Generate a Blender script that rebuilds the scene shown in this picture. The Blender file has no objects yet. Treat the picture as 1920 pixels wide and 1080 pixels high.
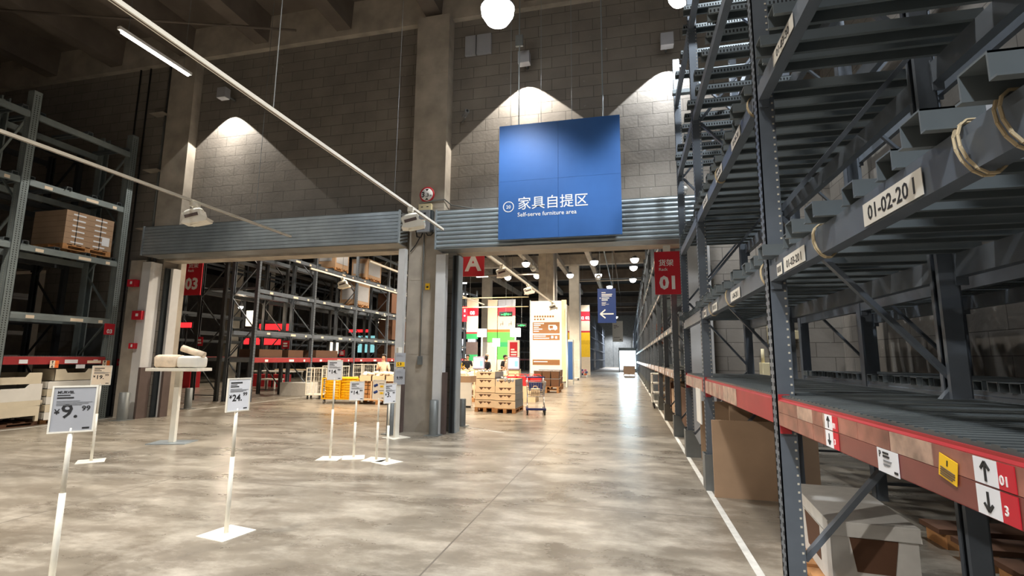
import bpy, bmesh, math, random
from mathutils import Vector, Matrix
random.seed(7)
R = math.radians
PI = math.pi
SC = bpy.context.scene
COL = SC.collection

# ------------------------------------------------------------------ camera
cam_d = bpy.data.cameras.new('camera')
cam = bpy.data.objects.new('camera', cam_d)
COL.objects.link(cam)
YAW, PIT, ROL = 0.2312, 0.1415, 0.0086
cy, sy = math.cos(YAW), math.sin(YAW)
fw = Vector((-sy*math.cos(PIT), cy*math.cos(PIT), math.sin(PIT)))
rt = Vector((cy, sy, 0.0))
up = rt.cross(fw)
rt2 = rt*math.cos(ROL) + up*math.sin(ROL)
up2 = -rt*math.sin(ROL) + up*math.cos(ROL)
m3 = Matrix((rt2, up2, -fw)).transposed()
cam.matrix_world = Matrix.Translation((0, 0, 1.55)) @ m3.to_4x4()
cam_d.sensor_width = 36.0
cam_d.lens = 36.0*927.0/1920.0
cam_d.clip_start = 0.05
cam_d.clip_end = 300
SC.camera = cam

# ------------------------------------------------------------------ world, exposure
SC.view_settings.view_transform = 'Standard'
SC.view_settings.look = 'None'
SC.view_settings.exposure = 0.0
SC.view_settings.gamma = 1.0
SC.view_settings.use_curve_mapping = False
W = bpy.data.worlds.new('world')
SC.world = W
W.use_nodes = True
W.node_tree.nodes['Background'].inputs[0].default_value = (0.9, 0.95, 1.0, 1)
W.node_tree.nodes['Background'].inputs[1].default_value = 0.085

def light(kind, name, loc, energy, color=(1, 1, 1), size=0.2, rot=(0, 0, 0), spot=100, blend=0.1, sizey=None):
    d = bpy.data.lights.new(name, kind)
    d.energy = energy
    d.color = color
    if kind == 'AREA':
        d.size = size
        if sizey:
            d.shape = 'RECTANGLE'; d.size_y = sizey
        else:
            d.shape = 'DISK'
    else:
        d.shadow_soft_size = size
    if kind == 'SPOT':
        d.spot_size = R(spot); d.spot_blend = blend
    o = bpy.data.objects.new(name, d)
    COL.objects.link(o)
    o.location = loc
    o.rotation_euler = rot
    return o

COOL = (0.93, 0.97, 1.0); NEUT = (1.0, 0.94, 0.85); WARM = (1.0, 0.80, 0.58); WARMN = (1.0, 0.90, 0.77)
# wall washers (square lamp boxes fixed high on the block wall)
WASH = [(-10.08, 8.25, 1.0, NEUT), (-2.11, 8.12, 1.25, NEUT), (0.93, 8.10, 1.0, COOL)]
for x, z, e, c in WASH:
    light('SPOT', 'wall_washer_light', (x, 10.04, z-0.12), 450*e, c, 0.02, (R(-4), 0, 0), 98, 0.03)
    light('SPOT', 'wall_washer_core', (x, 9.95, z-0.12), 180*e, c, 0.02, (R(6), 0, 0), 52, 1.0)
# near hall high bays, plus fills added behind the camera and over right racks
for x, y, z, e, c, sp in ((-2.20, 8.0, 7.45, 800, COOL, 104), (1.0, 8.4, 7.45, 700, COOL, 100), (-6.2, 2.2, 8.6, 1600, WARMN, 92), (-1.2, 2.4, 8.6, 1350, NEUT, 96), (2.6, 4.4, 9.4, 1500, COOL, 125),
                       (-10.6, 4.5, 8.6, 1600, WARMN, 90), (-7.6, 8.2, 8.6, 900, WARMN, 60), (-1.6, -3.2, 8.6, 3200, COOL, 112), (-6.0, -3.6, 8.6, 2200, WARMN, 112)):
    light('SPOT', 'high_bay_and_fill_light', (x, y, z), e, c, 0.22, (0, 0, 0), sp, 0.5)
# far hall high bays, with fill added at the far end to brighten it
for x, y, e in ((-7.5, 16, 3200), (-2.0, 15, 2400), (-2.0, 24, 2600), (-8.5, 26, 3600), (-2.2, 35, 3200), (-7.2, 36, 5000), (-14, 38, 3000),
                (-2.0, 48, 2400), (-9, 52, 2600), (-1.9, 70, 1800), (-12, 19, 1100), (-20, 22, 2200), (-2, 92, 9000), (-2.5, 99, 7000)):
    light('SPOT', 'hall_bay_and_fill_light', (x, y, 8.3), e, (1, 0.86, 0.68) if y < 40 else (0.95, 0.96, 1), 0.3, (0, 0, 0), 140, 0.5)

# ------------------------------------------------------------------ materials
def lin(c):
    return tuple(((v/255)/12.92 if v/255 <= 0.04045 else ((v/255+0.055)/1.055)**2.4) for v in c)
MATS = {}
def mat(name, rgb, rough=0.6, metal=0.0, noise=0.12, scale=6.0, bump=0.0, emit=None, es=0.0, alpha=1.0, spec=0.5):
    if name in MATS:
        return MATS[name]
    m = bpy.data.materials.new(name); m.use_nodes = True
    nt = m.node_tree; b = nt.nodes['Principled BSDF']
    c = lin(rgb)
    tc = nt.nodes.new('ShaderNodeTexCoord')
    nz = nt.nodes.new('ShaderNodeTexNoise'); nz.inputs['Scale'].default_value = scale; nz.inputs['Detail'].default_value = 5
    nt.links.new(tc.outputs['Object'], nz.inputs['Vector'])
    rp = nt.nodes.new('ShaderNodeValToRGB')
    rp.color_ramp.elements[0].position = 0.3; rp.color_ramp.elements[1].position = 0.7
    rp.color_ramp.elements[0].color = tuple(v*(1-noise) for v in c) + (1,)
    rp.color_ramp.elements[1].color = tuple(min(1, v*(1+noise)) for v in c) + (1,)
    nt.links.new(nz.outputs['Fac'], rp.inputs['Fac'])
    nt.links.new(rp.outputs['Color'], b.inputs['Base Color'])
    b.inputs['Roughness'].default_value = rough
    b.inputs['Metallic'].default_value = metal
    b.inputs['Specular IOR Level'].default_value = spec
    if bump:
        bp = nt.nodes.new('ShaderNodeBump'); bp.inputs['Strength'].default_value = bump
        bp.inputs['Distance'].default_value = 0.01
        nt.links.new(nz.outputs['Fac'], bp.inputs['Height']); nt.links.new(bp.outputs['Normal'], b.inputs['Normal'])
    if emit:
        b.inputs['Emission Color'].default_value = lin(emit) + (1,)
        b.inputs['Emission Strength'].default_value = es
    if alpha < 1:
        b.inputs['Alpha'].default_value = alpha
    MATS[name] = m
    return m

def block_mat(name, c1, c2, cm, sx=0.62, rough=0.85, along='X'):
    """grey concrete blockwork, courses 0.24 m"""
    m = bpy.data.materials.new(name); m.use_nodes = True
    nt = m.node_tree; N = nt.nodes; L = nt.links; b = N['Principled BSDF']
    tc = N.new('ShaderNodeTexCoord'); sp = N.new('ShaderNodeSeparateXYZ'); cb = N.new('ShaderNodeCombineXYZ')
    L.new(tc.outputs['Object'], sp.inputs[0])
    L.new(sp.outputs[along], cb.inputs[0]); L.new(sp.outputs['Z'], cb.inputs[1])
    br = N.new('ShaderNodeTexBrick')
    L.new(cb.outputs[0], br.inputs['Vector'])
    br.inputs['Color1'].default_value = lin(c1)+(1,); br.inputs['Color2'].default_value = lin(c2)+(1,); br.inputs['Mortar'].default_value = lin(cm)+(1,)
    br.inputs['Scale'].default_value = 1.0; br.inputs['Mortar Size'].default_value = 0.007; br.inputs['Mortar Smooth'].default_value = 0.3
    br.inputs['Brick Width'].default_value = sx; br.inputs['Row Height'].default_value = 0.27; br.inputs['Bias'].default_value = -0.2
    nz = N.new('ShaderNodeTexNoise'); nz.inputs['Scale'].default_value = 1.3; nz.inputs['Detail'].default_value = 6
    L.new(tc.outputs['Object'], nz.inputs['Vector'])
    n2 = N.new('ShaderNodeTexNoise'); n2.inputs['Scale'].default_value = 14; n2.inputs['Detail'].default_value = 3
    L.new(tc.outputs['Object'], n2.inputs['Vector'])
    r2 = N.new('ShaderNodeValToRGB'); r2.color_ramp.elements[0].position = 0.68; r2.color_ramp.elements[1].position = 0.78
    L.new(n2.outputs['Fac'], r2.inputs['Fac'])
    mx = N.new('ShaderNodeMixRGB'); mx.blend_type = 'MULTIPLY'; mx.inputs[0].default_value = 0.55
    L.new(br.outputs['Color'], mx.inputs[1]); L.new(nz.outputs['Fac'], mx.inputs[2])
    hs = N.new('ShaderNodeHueSaturation'); hs.inputs['Saturation'].default_value = 1.0; hs.inputs['Value'].default_value = 1.08
    L.new(mx.outputs[0], hs.inputs['Color'])
    m2 = N.new('ShaderNodeMixRGB'); m2.inputs[2].default_value = lin((190, 185, 178))+(1,)
    mm = N.new('ShaderNodeMath'); mm.operation = 'MULTIPLY'; mm.inputs[1].default_value = 0.5
    L.new(r2.outputs['Color'], mm.inputs[0]); L.new(mm.outputs[0], m2.inputs[0]); L.new(hs.outputs[0], m2.inputs[1])
    L.new(m2.outputs[0], b.inputs['Base Color'])
    b.inputs['Roughness'].default_value = rough
    bp = N.new('ShaderNodeBump'); bp.inputs['Strength'].default_value = 0.35; bp.inputs['Distance'].default_value = 0.012
    ma = N.new('ShaderNodeMath'); ma.operation = 'SUBTRACT'
    L.new(n2.outputs['Fac'], ma.inputs[0]); L.new(br.outputs['Fac'], ma.inputs[1])
    L.new(ma.outputs[0], bp.inputs['Height']); L.new(bp.outputs['Normal'], b.inputs['Normal'])
    return m

def floor_mat():
    m = bpy.data.materials.new('polished_concrete'); m.use_nodes = True
    nt = m.node_tree; N = nt.nodes; L = nt.links; b = N['Principled BSDF']
    tc = N.new('ShaderNodeTexCoord')
    def noise(sc, det, rough=0.55, stretch=None, dist=0.0):
        n = N.new('ShaderNodeTexNoise'); n.inputs['Scale'].default_value = sc; n.inputs['Detail'].default_value = det
        n.inputs['Roughness'].default_value = rough; n.inputs['Distortion'].default_value = dist
        if stretch:
            mp = N.new('ShaderNodeMapping'); mp.inputs['Scale'].default_value = stretch
            L.new(tc.outputs['Object'], mp.inputs[0]); L.new(mp.outputs[0], n.inputs['Vector'])
        else:
            L.new(tc.outputs['Object'], n.inputs['Vector'])
        return n
    a = noise(0.9, 9, 0.68, (0.8, 1.5, 1), 0.0); f = noise(9, 5)
    s = noise(1.7, 9, 0.75, (0.8, 1.6, 1), 0.0)
    ra = N.new('ShaderNodeValToRGB'); e = ra.color_ramp.elements
    e[0].position = 0.30; e[0].color = lin((104, 96, 85))+(1,)
    e[1].position = 0.72; e[1].color = lin((152, 144, 131))+(1,)
    x = e.new(0.5); x.color = lin((128, 120, 108))+(1,)
    L.new(a.outputs['Fac'], ra.inputs['Fac'])
    # pale scuffs
    rs = N.new('ShaderNodeValToRGB'); rs.color_ramp.elements[0].position = 0.46; rs.color_ramp.elements[1].position = 0.66
    L.new(s.outputs['Fac'], rs.inputs['Fac'])
    mm = N.new('ShaderNodeMath'); mm.operation = 'MULTIPLY'; mm.inputs[1].default_value = 0.62
    L.new(rs.outputs['Color'], mm.inputs[0])
    m1 = N.new('ShaderNodeMixRGB'); m1.inputs[2].default_value = lin((196, 189, 176))+(1,)
    L.new(mm.outputs[0], m1.inputs[0]); L.new(ra.outputs['Color'], m1.inputs[1])
    # dark stains
    d = noise(0.8, 9, 0.7, (0.8, 1.4, 1), 0.0)
    rd = N.new('ShaderNodeValToRGB'); rd.color_ramp.elements[0].position = 0.44; rd.color_ramp.elements[1].position = 0.80
    L.new(d.outputs['Fac'], rd.inputs['Fac'])
    md = N.new('ShaderNodeMath'); md.operation = 'MULTIPLY'; md.inputs[1].default_value = 0.38
    L.new(rd.outputs['Color'], md.inputs[0])
    m2 = N.new('ShaderNodeMixRGB'); m2.inputs[2].default_value = lin((82, 76, 70))+(1,)
    L.new(md.outputs[0], m2.inputs[0]); L.new(m1.outputs[0], m2.inputs[1])
    # speckle
    rf = N.new('ShaderNodeValToRGB'); rf.color_ramp.elements[0].position = 0.35; rf.color_ramp.elements[0].color = (0.86, 0.86, 0.86, 1); rf.color_ramp.elements[1].position = 0.7
    L.new(f.outputs['Fac'], rf.inputs['Fac'])
    m3_ = N.new('ShaderNodeMixRGB'); m3_.blend_type = 'MULTIPLY'; m3_.inputs[0].default_value = 1
    L.new(m2.outputs[0], m3_.inputs[1]); L.new(rf.outputs['Color'], m3_.inputs[2])
    # saw-cut joints every 6 m
    br = N.new('ShaderNodeTexBrick'); br.offset = 0.0
    mp = N.new('ShaderNodeMapping'); mp.inputs['Location'].default_value = (1.5, 0.5, 0)
    L.new(tc.outputs['Object'], mp.inputs[0]); L.new(mp.outputs[0], br.inputs['Vector'])
    br.inputs['Scale'].default_value = 1; br.inputs['Brick Width'].default_value = 4.2; br.inputs['Row Height'].default_value = 3.0
    br.inputs['Mortar Size'].default_value = 0.008
    m4 = N.new('ShaderNodeMixRGB'); m4.inputs[2].default_value = lin((96, 90, 82))+(1,)
    L.new(br.outputs['Fac'], m4.inputs[0]); L.new(m3_.outputs[0], m4.inputs[1])
    L.new(m4.outputs[0], b.inputs['Base Color'])
    rr = N.new('ShaderNodeMapRange'); rr.inputs['To Min'].default_value = 0.17; rr.inputs['To Max'].default_value = 0.42
    L.new(a.outputs['Fac'], rr.inputs['Value']); L.new(rr.outputs[0], b.inputs['Roughness'])
    b.inputs['Specular IOR Level'].default_value = 0.6
    bp = N.new('ShaderNodeBump'); bp.inputs['Strength'].default_value = 0.05; bp.inputs['Distance'].default_value = 0.02
    L.new(a.outputs['Fac'], bp.inputs['Height']); L.new(bp.outputs['Normal'], b.inputs['Normal'])
    return m

M_FLOOR = floor_mat()
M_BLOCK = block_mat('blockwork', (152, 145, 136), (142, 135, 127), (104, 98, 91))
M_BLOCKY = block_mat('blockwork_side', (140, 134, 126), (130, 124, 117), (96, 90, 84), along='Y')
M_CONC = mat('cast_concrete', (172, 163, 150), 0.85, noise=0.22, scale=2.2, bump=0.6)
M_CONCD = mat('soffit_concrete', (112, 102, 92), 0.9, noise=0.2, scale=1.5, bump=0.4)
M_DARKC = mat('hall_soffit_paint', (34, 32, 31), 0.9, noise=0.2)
M_STEEL = mat('rack_steel', (104, 112, 122), 0.45, 0.35, 0.1, 5)
M_STEELL = mat('rack_steel_pale', (136, 146, 146), 0.45, 0.25, 0.1, 5)
M_STEELD = mat('rack_steel_dark', (66, 68, 70), 0.5, 0.3, 0.1, 5)
M_BAR = mat('deck_bar_steel', (112, 120, 124), 0.42, 0.4, 0.1, 4)
M_HOLE = mat('slot_dark', (22, 22, 22), 0.9)
M_SLOTL = mat('slot_pale', (190, 185, 172), 0.8)
M_RED = mat('rack_beam_red', (158, 44, 48), 0.45, 0.0, 0.08)
M_FILM = mat('label_film_patchy', (142, 92, 80), 0.3, 0.0, 0.45, 9)
M_FILM2 = mat('label_film_pale', (166, 138, 122), 0.3, 0.0, 0.40, 16)
M_DECK = mat('deck_mesh', (86, 92, 94), 0.5, 0.4, 0.25, 3)
M_GALV = mat('galvanised', (150, 160, 166), 0.36, 0.35, 0.12, 3.5)
M_GALVD = mat('galvanised_dull', (120, 124, 124), 0.5, 0.4, 0.14, 3)
M_WHITE = mat('white_paint', (226, 224, 218), 0.5, noise=0.03)
M_WPOLE = mat('white_metal', (232, 228, 216), 0.4, noise=0.03)
M_JAMB = mat('white_jamb_cladding', (214, 214, 214), 0.55, noise=0.04)
M_DKPOST = mat('dark_guide_steel', (70, 76, 80), 0.45, 0.4, 0.1)
M_BROWN = mat('brown_guard', (92, 78, 74), 0.6, noise=0.1)
M_BLUE = mat('sign_blue', (52, 98, 162), 0.42, noise=0.03)
M_BLUED = mat('sign_blue_deep', (34, 60, 122), 0.5, noise=0.03)
M_SRED = mat('sign_red', (198, 30, 48), 0.5, noise=0.03)
M_TXTW = mat('lettering_white', (238, 238, 238), 0.5, noise=0.0)
M_TXTK = mat('lettering_black', (34, 34, 36), 0.6, noise=0.0)
M_CARDW = mat('white_card', (232, 234, 240), 0.4, noise=0.02)
M_CARDG = mat('grey_card', (168, 170, 176), 0.35, noise=0.04)
M_LABEL = mat('label_offwhite', (214, 210, 200), 0.5, noise=0.06)
M_CARDC = mat('cream_card', (240, 222, 198), 0.5, noise=0.02)
M_BOARD = mat('cardboard', (166, 138, 112), 0.85, noise=0.08, scale=3)
M_BOARDD = mat('cardboard_dark', (96, 66, 48), 0.85, noise=0.08, scale=3)
M_BOXW = mat('white_carton', (214, 212, 208), 0.7, noise=0.06, scale=12)
M_PALE = mat('pale_carton', (232, 206, 172), 0.7, noise=0.05)
M_WOOD = mat('pallet_wood', (176, 128, 82), 0.8, noise=0.2, scale=9)
M_YEL = mat('yellow_paint', (240, 184, 20), 0.45, noise=0.06)
M_YBAG = mat('yellow_bag', (236, 176, 10), 0.45, noise=0.18, scale=7)
M_TAPE = mat('floor_line_white', (206, 206, 202), 0.6, noise=0.15, scale=8)
M_ROPE = mat('rope', (172, 156, 126), 0.9, noise=0.1)
M_BLK = mat('black_rubber', (26, 26, 28), 0.5, noise=0.05)
M_GREYB = mat('grey_box', (126, 128, 132), 0.5, noise=0.05)
M_CREAM = mat('cream_plastic', (222, 208, 168), 0.5, noise=0.04)
M_PIPEY = mat('yellow_pipe', (206, 164, 60), 0.5, noise=0.05)
M_CHROME = mat('wire_chrome', (190, 192, 194), 0.25, 0.8, 0.03)
M_CARTB = mat('cart_blue', (44, 54, 110), 0.4, noise=0.04)
M_GREEN = mat('banner_green', (92, 190, 76), 0.6, noise=0.06)
M_GREEND = mat('banner_green_deep', (40, 150, 84), 0.6, noise=0.06)
M_YELB = mat('banner_yellow', (246, 196, 30), 0.6, noise=0.05)
M_ORANGE = mat('banner_orange', (238, 110, 40), 0.6, noise=0.05)
M_BASK = mat('wicker_brown', (120, 84, 58), 0.8, noise=0.3, scale=30, bump=0.5)
M_PLASTW = mat('plush_white', (226, 208, 186), 0.8, noise=0.14, scale=12, bump=0.4)
M_REDP = mat('red_plastic', (206, 44, 54), 0.45, noise=0.05)
M_GLOW = mat('lamp_glow', (255, 255, 255), 0.5, noise=0, emit=(255, 252, 246), es=14)
M_GLOWS = mat('screen_glow', (240, 240, 240), 0.5, noise=0, emit=(225, 238, 255), es=2.2)
M_GLOWC = mat('screen_cyan', (120, 210, 220), 0.5, noise=0, emit=(110, 215, 230), es=1.1)
M_GLOWT = mat('display_cyan', (150, 225, 230), 0.5, noise=0, emit=(150, 225, 232), es=0.8)
M_GLOWR = mat('sign_glow_red', (250, 60, 60), 0.5, noise=0, emit=(255, 50, 56), es=1.3)
M_GLOWW = mat('lightbox_warm', (255, 240, 215), 0.5, noise=0, emit=(255, 238, 208), es=2.2)
M_GLOWG = mat('exit_green', (40, 240, 90), 0.5, noise=0, emit=(60, 255, 110), es=1.6)
M_DAY = mat('daylight_pane', (255, 255, 255), 0.5, noise=0, emit=(214, 240, 255), es=4)
M_SKIN = mat('skin', (206, 160, 130), 0.6, noise=0.04)
M_HAIR = mat('hair_black', (26, 22, 22), 0.5, noise=0.05)
M_SHIRT = mat('shirt_cream', (232, 214, 190), 0.8, noise=0.04)
M_JEANS = mat('trousers_pale', (150, 158, 160), 0.8, noise=0.06)
M_DARKCL = mat('dark_clothes', (34, 34, 42), 0.8, noise=0.1)
M_BROWNS = mat('sign_brown', (140, 96, 58), 0.6, noise=0.03)

# ------------------------------------------------------------------ mesh helpers
class MB:
    def __init__(s):
        s.v = []; s.f = []; s.mi = []; s.mats = []; s.sm = []
    def mi_of(s, m):
        if m not in s.mats:
            s.mats.append(m)
        return s.mats.index(m)
    def add(s, verts, faces, m, smooth=False):
        o = len(s.v); s.v += [tuple(v) for v in verts]; k = s.mi_of(m)
        for f in faces:
            s.f.append(tuple(o+i for i in f)); s.mi.append(k); s.sm.append(smooth)
    def box(s, m, x0, x1, y0, y1, z0, z1, M=None):
        v = [Vector((x, y, z)) for z in (z0, z1) for y in (y0, y1) for x in (x0, x1)]
        if M is not None:
            v = [M @ p for p in v]
        s.add(v, [(0, 2, 3, 1), (4, 5, 7, 6), (0, 1, 5, 4), (2, 6, 7, 3), (0, 4, 6, 2), (1, 3, 7, 5)], m)
    def cyl(s, m, a, b, r, n=10, r2=None, caps=True):
        a = Vector(a); b = Vector(b); d = (b-a)
        if d.length < 1e-6:
            return
        q = d.to_track_quat('Z', 'Y'); r2 = r if r2 is None else r2
        v = []
        for i in range(n):
            t = 2*PI*i/n
            v.append(a + q @ Vector((math.cos(t)*r, math.sin(t)*r, 0)))
        for i in range(n):
            t = 2*PI*i/n
            v.append(b + q @ Vector((math.cos(t)*r2, math.sin(t)*r2, 0)))
        fs = [(i, (i+1) % n, n+(i+1) % n, n+i) for i in range(n)]
        s.add(v, fs, m, n > 6)
        if caps:
            s.add(v[:n], [tuple(reversed(range(n)))], m); s.add(v[n:], [tuple(range(n))], m)
    def tube(s, m, pts, r, n=6, closed=False):
        P = [Vector(p) for p in pts]
        if closed:
            P.append(P[0])
        for a, b in zip(P[:-1], P[1:]):
            s.cyl(m, a, b, r, n)
    def bar(s, m, a, b, w, h):
        """rectangular bar from a to b"""
        a = Vector(a); b = Vector(b); d = b-a; q = d.to_track_quat('Z', 'X')
        M = Matrix.Translation(a) @ q.to_matrix().to_4x4()
        s.box(m, -h/2, h/2, -w/2, w/2, 0, d.length, M)
    def prism(s, m, poly, axis, t0, t1, M=None, smooth=False):
        """extrude a 2-D polygon. axis X: poly=(y,z); axis Y: poly=(x,z); axis Z: poly=(x,y)"""
        def P(p, t):
            v = {'X': (t, p[0], p[1]), 'Y': (p[0], t, p[1]), 'Z': (p[0], p[1], t)}[axis]
            v = Vector(v)
            return M @ v if M is not None else v
        n = len(poly)
        v = [P(p, t0) for p in poly] + [P(p, t1) for p in poly]
        s.add(v, [(i, (i+1) % n, n+(i+1) % n, n+i) for i in range(n)], m, smooth)
        s.add(v, [tuple(range(n)), tuple(reversed(range(n, 2*n)))], m)
    def lathe(s, m, prof, c=(0, 0, 0), n=16, M=None):
        v = []
        for r, z in prof:
            for i in range(n):
                t = 2*PI*i/n
                p = Vector((c[0]+r*math.cos(t), c[1]+r*math.sin(t), c[2]+z))
                v.append(M @ p if M is not None else p)
        fs = []
        for k in range(len(prof)-1):
            for i in range(n):
                fs.append((k*n+i, k*n+(i+1) % n, (k+1)*n+(i+1) % n, (k+1)*n+i))
        s.add(v, fs, m, True)
    def blob(s, m, c, rx, ry, rz, jit=0.0, n=8, k=6, seed=0, M=None):
        rnd = random.Random(seed); v = []; fs = []
        for j in range(k+1):
            ph = PI*j/k
            for i in range(n):
                t = 2*PI*i/n; q = 1+jit*(rnd.random()-.5)
                p = Vector((c[0]+rx*q*math.sin(ph)*math.cos(t), c[1]+ry*q*math.sin(ph)*math.sin(t), c[2]+rz*q*math.cos(ph)))
                v.append(M @ p if M is not None else p)
        for j in range(k):
            for i in range(n):
                fs.append((j*n+i, (j+1)*n+i, (j+1)*n+(i+1) % n, j*n+(i+1) % n))
        s.add(v, fs, m, True)
    def mesh(s, name):
        me = bpy.data.meshes.new(name)
        me.from_pydata(s.v, [], s.f); me.update()
        for m in s.mats:
            me.materials.append(m)
        me.polygons.foreach_set('material_index', s.mi)
        me.polygons.foreach_set('use_smooth', s.sm)
        bm = bmesh.new(); bm.from_mesh(me)
        bmesh.ops.remove_doubles(bm, verts=bm.verts, dist=1e-5) if len(bm.verts) < 3000 else None
        bmesh.ops.recalc_face_normals(bm, faces=bm.faces)
        bm.to_mesh(me); bm.free(); me.update()
        return me
    def build(s, name, parent=None, loc=(0, 0, 0), rz=0.0, label=None, cat=None, group=None, kind=None, bevel=0.0):
        return place(s.mesh(name), name, parent, loc, rz, label, cat, group, kind, bevel)

def tag(o, label=None, cat=None, group=None, kind=None):
    if label: o['label'] = label
    if cat: o['category'] = cat
    if group: o['group'] = group
    if kind: o['kind'] = kind
    return o

def place(me, name, parent=None, loc=(0, 0, 0), rz=0.0, label=None, cat=None, group=None, kind=None, bevel=0.0):
    o = bpy.data.objects.new(name, me); COL.objects.link(o)
    o.location = loc
    o.rotation_euler = (0, 0, rz) if not isinstance(rz, tuple) else rz
    if parent is not None: o.parent = parent
    if bevel:
        md = o.modifiers.new('bevel', 'BEVEL'); md.width = bevel; md.segments = 2; md.limit_method = 'ANGLE'
    return tag(o, label, cat, group, kind)

def thing(name, label, cat, loc=(0, 0, 0), rz=0.0, group=None):
    o = bpy.data.objects.new(name, None); COL.objects.link(o)
    o.empty_display_size = 0.1
    o.location = loc; o.rotation_euler = (0, 0, rz)
    return tag(o, label, cat, group)

def dup(root, loc, rz=None, label=None, group=None):
    def cp(o, par):
        c = o.copy(); COL.objects.link(c); c.parent = par
        for ch in kids.get(o.name, []):
            cp(ch, c)
        return c
    kids = {}
    def gather(o):
        kids[o.name] = list(o.children)
        for ch in kids[o.name]:
            gather(ch)
    gather(root)
    c = cp(root, None)
    c.location = loc
    if rz is not None: c.rotation_euler = (0, 0, rz)
    if label: c['label'] = label
    if group: c['group'] = group
    return c

def boxo(name, m, x0, x1, y0, y1, z0, z1, **kw):
    b = MB(); b.box(m, x0, x1, y0, y1, z0, z1)
    return b.build(name, **kw)

# text -> mesh data added to an MB.  Local text plane is X right, Y up; M maps it to the world or parent frame
_TC = {}
def text_geo(s, size, align='LEFT', bold=0.0):
    key = (s, size, align, bold)
    if key in _TC: return _TC[key]
    cu = bpy.data.curves.new('t', 'FONT'); cu.body = s; cu.size = size; cu.align_x = align; cu.extrude = 0.0008
    cu.offset = bold; cu.resolution_u = 2
    o = bpy.data.objects.new('t', cu); COL.objects.link(o)
    dg = bpy.context.evaluated_depsgraph_get()
    me = bpy.data.meshes.new_from_object(o.evaluated_get(dg))
    g = ([v.co.copy() for v in me.vertices], [tuple(p.vertices) for p in me.polygons])
    bpy.data.objects.remove(o); bpy.data.curves.remove(cu); bpy.data.meshes.remove(me)
    _TC[key] = g
    return g
def add_text(mb, m, s, size, M, x=0, y=0, align='LEFT', bold=0.0):
    v, f = text_geo(s, size, align, bold)
    mb.add([M @ Vector((p.x+x, p.y+y, p.z)) for p in v], f, m)
# sign faces: F_S faces -Y (x->X, y->Z); F_W faces -X (reads towards -Y); F_E faces +X
F_S = Matrix(((1, 0, 0, 0), (0, 0, -1, 0), (0, 1, 0, 0), (0, 0, 0, 1)))
F_W = Matrix(((0, 0, -1, 0), (-1, 0, 0, 0), (0, 1, 0, 0), (0, 0, 0, 1)))
F_E = Matrix(((0, 0, 1, 0), (1, 0, 0, 0), (0, 1, 0, 0), (0, 0, 0, 1)))
def T(x, y, z): return Matrix.Translation((x, y, z))
def plate(mb, m, M, x0, x1, y0, y1, t=0.002):
    mb.box(m, x0, x1, y0, y1, 0, t, M)
def arrow(mb, m, M, x, y, L, ang, w, t=0.002):
    """arrow on a sign plane: centre x,y, length L, direction ang (0 = right)"""
    A = M @ T(x, y, 0) @ Matrix.Rotation(ang, 4, 'Z')
    mb.box(m, -L/2, L/2-w*0.5, -w/2, w/2, 0, t, A)
    for s in (1, -1):
        B = A @ T(L/2, 0, 0) @ Matrix.Rotation(s*R(140), 4, 'Z')
        mb.box(m, 0 if s == 1 else 0, L*0.5, -w/2, w/2, 0, t*1.01, B)

# ------------------------------------------------------------------ room shell
YW = 10.35     # face of the cross wall
YB = 10.75     # its far face
boxo('floor', M_FLOOR, -45, 6, -6, 112, -0.2, 0, kind='structure')
b = MB()
# cross wall with three openings, above and between
def wallx(x0, x1, z0, z1, m=M_BLOCK): b.box(m, x0, x1, YW, YB, z0, z1)
LZ = 4.06; RZ = 3.94
wallx(-45, -22, 0, 9.6); wallx(-22, -15.9, 3.9, 9.6); wallx(-15.9, -11.85, 0, 9.6)
wallx(-11.85, -4.90, LZ, 9.6); wallx(-4.90, -3.72, 0, 9.6); wallx(-3.72, 1.1, RZ, 9.6); wallx(1.1, 6, 0, 9.6)
b.build('wall_cross', kind='structure')
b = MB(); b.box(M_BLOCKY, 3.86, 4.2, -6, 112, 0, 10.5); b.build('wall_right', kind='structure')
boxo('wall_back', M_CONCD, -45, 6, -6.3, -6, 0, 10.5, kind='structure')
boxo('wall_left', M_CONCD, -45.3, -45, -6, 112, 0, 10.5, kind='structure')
b = MB(); b.box(M_CONC, -45, 6, 104, 104.3, 0, 3.9); b.box(M_GALVD, -45, 6, 104, 104.35, 3.9, 10.5)
b.build('wall_far', kind='structure')
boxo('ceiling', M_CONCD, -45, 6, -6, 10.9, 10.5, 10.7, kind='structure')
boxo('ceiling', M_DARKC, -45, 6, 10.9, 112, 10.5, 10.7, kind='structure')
b = MB(); b.box(M_CONC, -45, 6, 10.2, 10.9, 9.6, 10.5); b.build('trim_1', kind='structure')
k = 0
for x in [-4.4-2.43*i for i in range(-3, 9)]:
    k += 1
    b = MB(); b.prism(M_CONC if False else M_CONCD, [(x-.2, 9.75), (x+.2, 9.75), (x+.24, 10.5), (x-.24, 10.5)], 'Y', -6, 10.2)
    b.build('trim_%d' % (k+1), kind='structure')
b = MB(); b.box(M_CONCD, -45, 6, 1.4, 1.9, 9.4, 10.5); b.build('trim_20', kind='structure')
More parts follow.
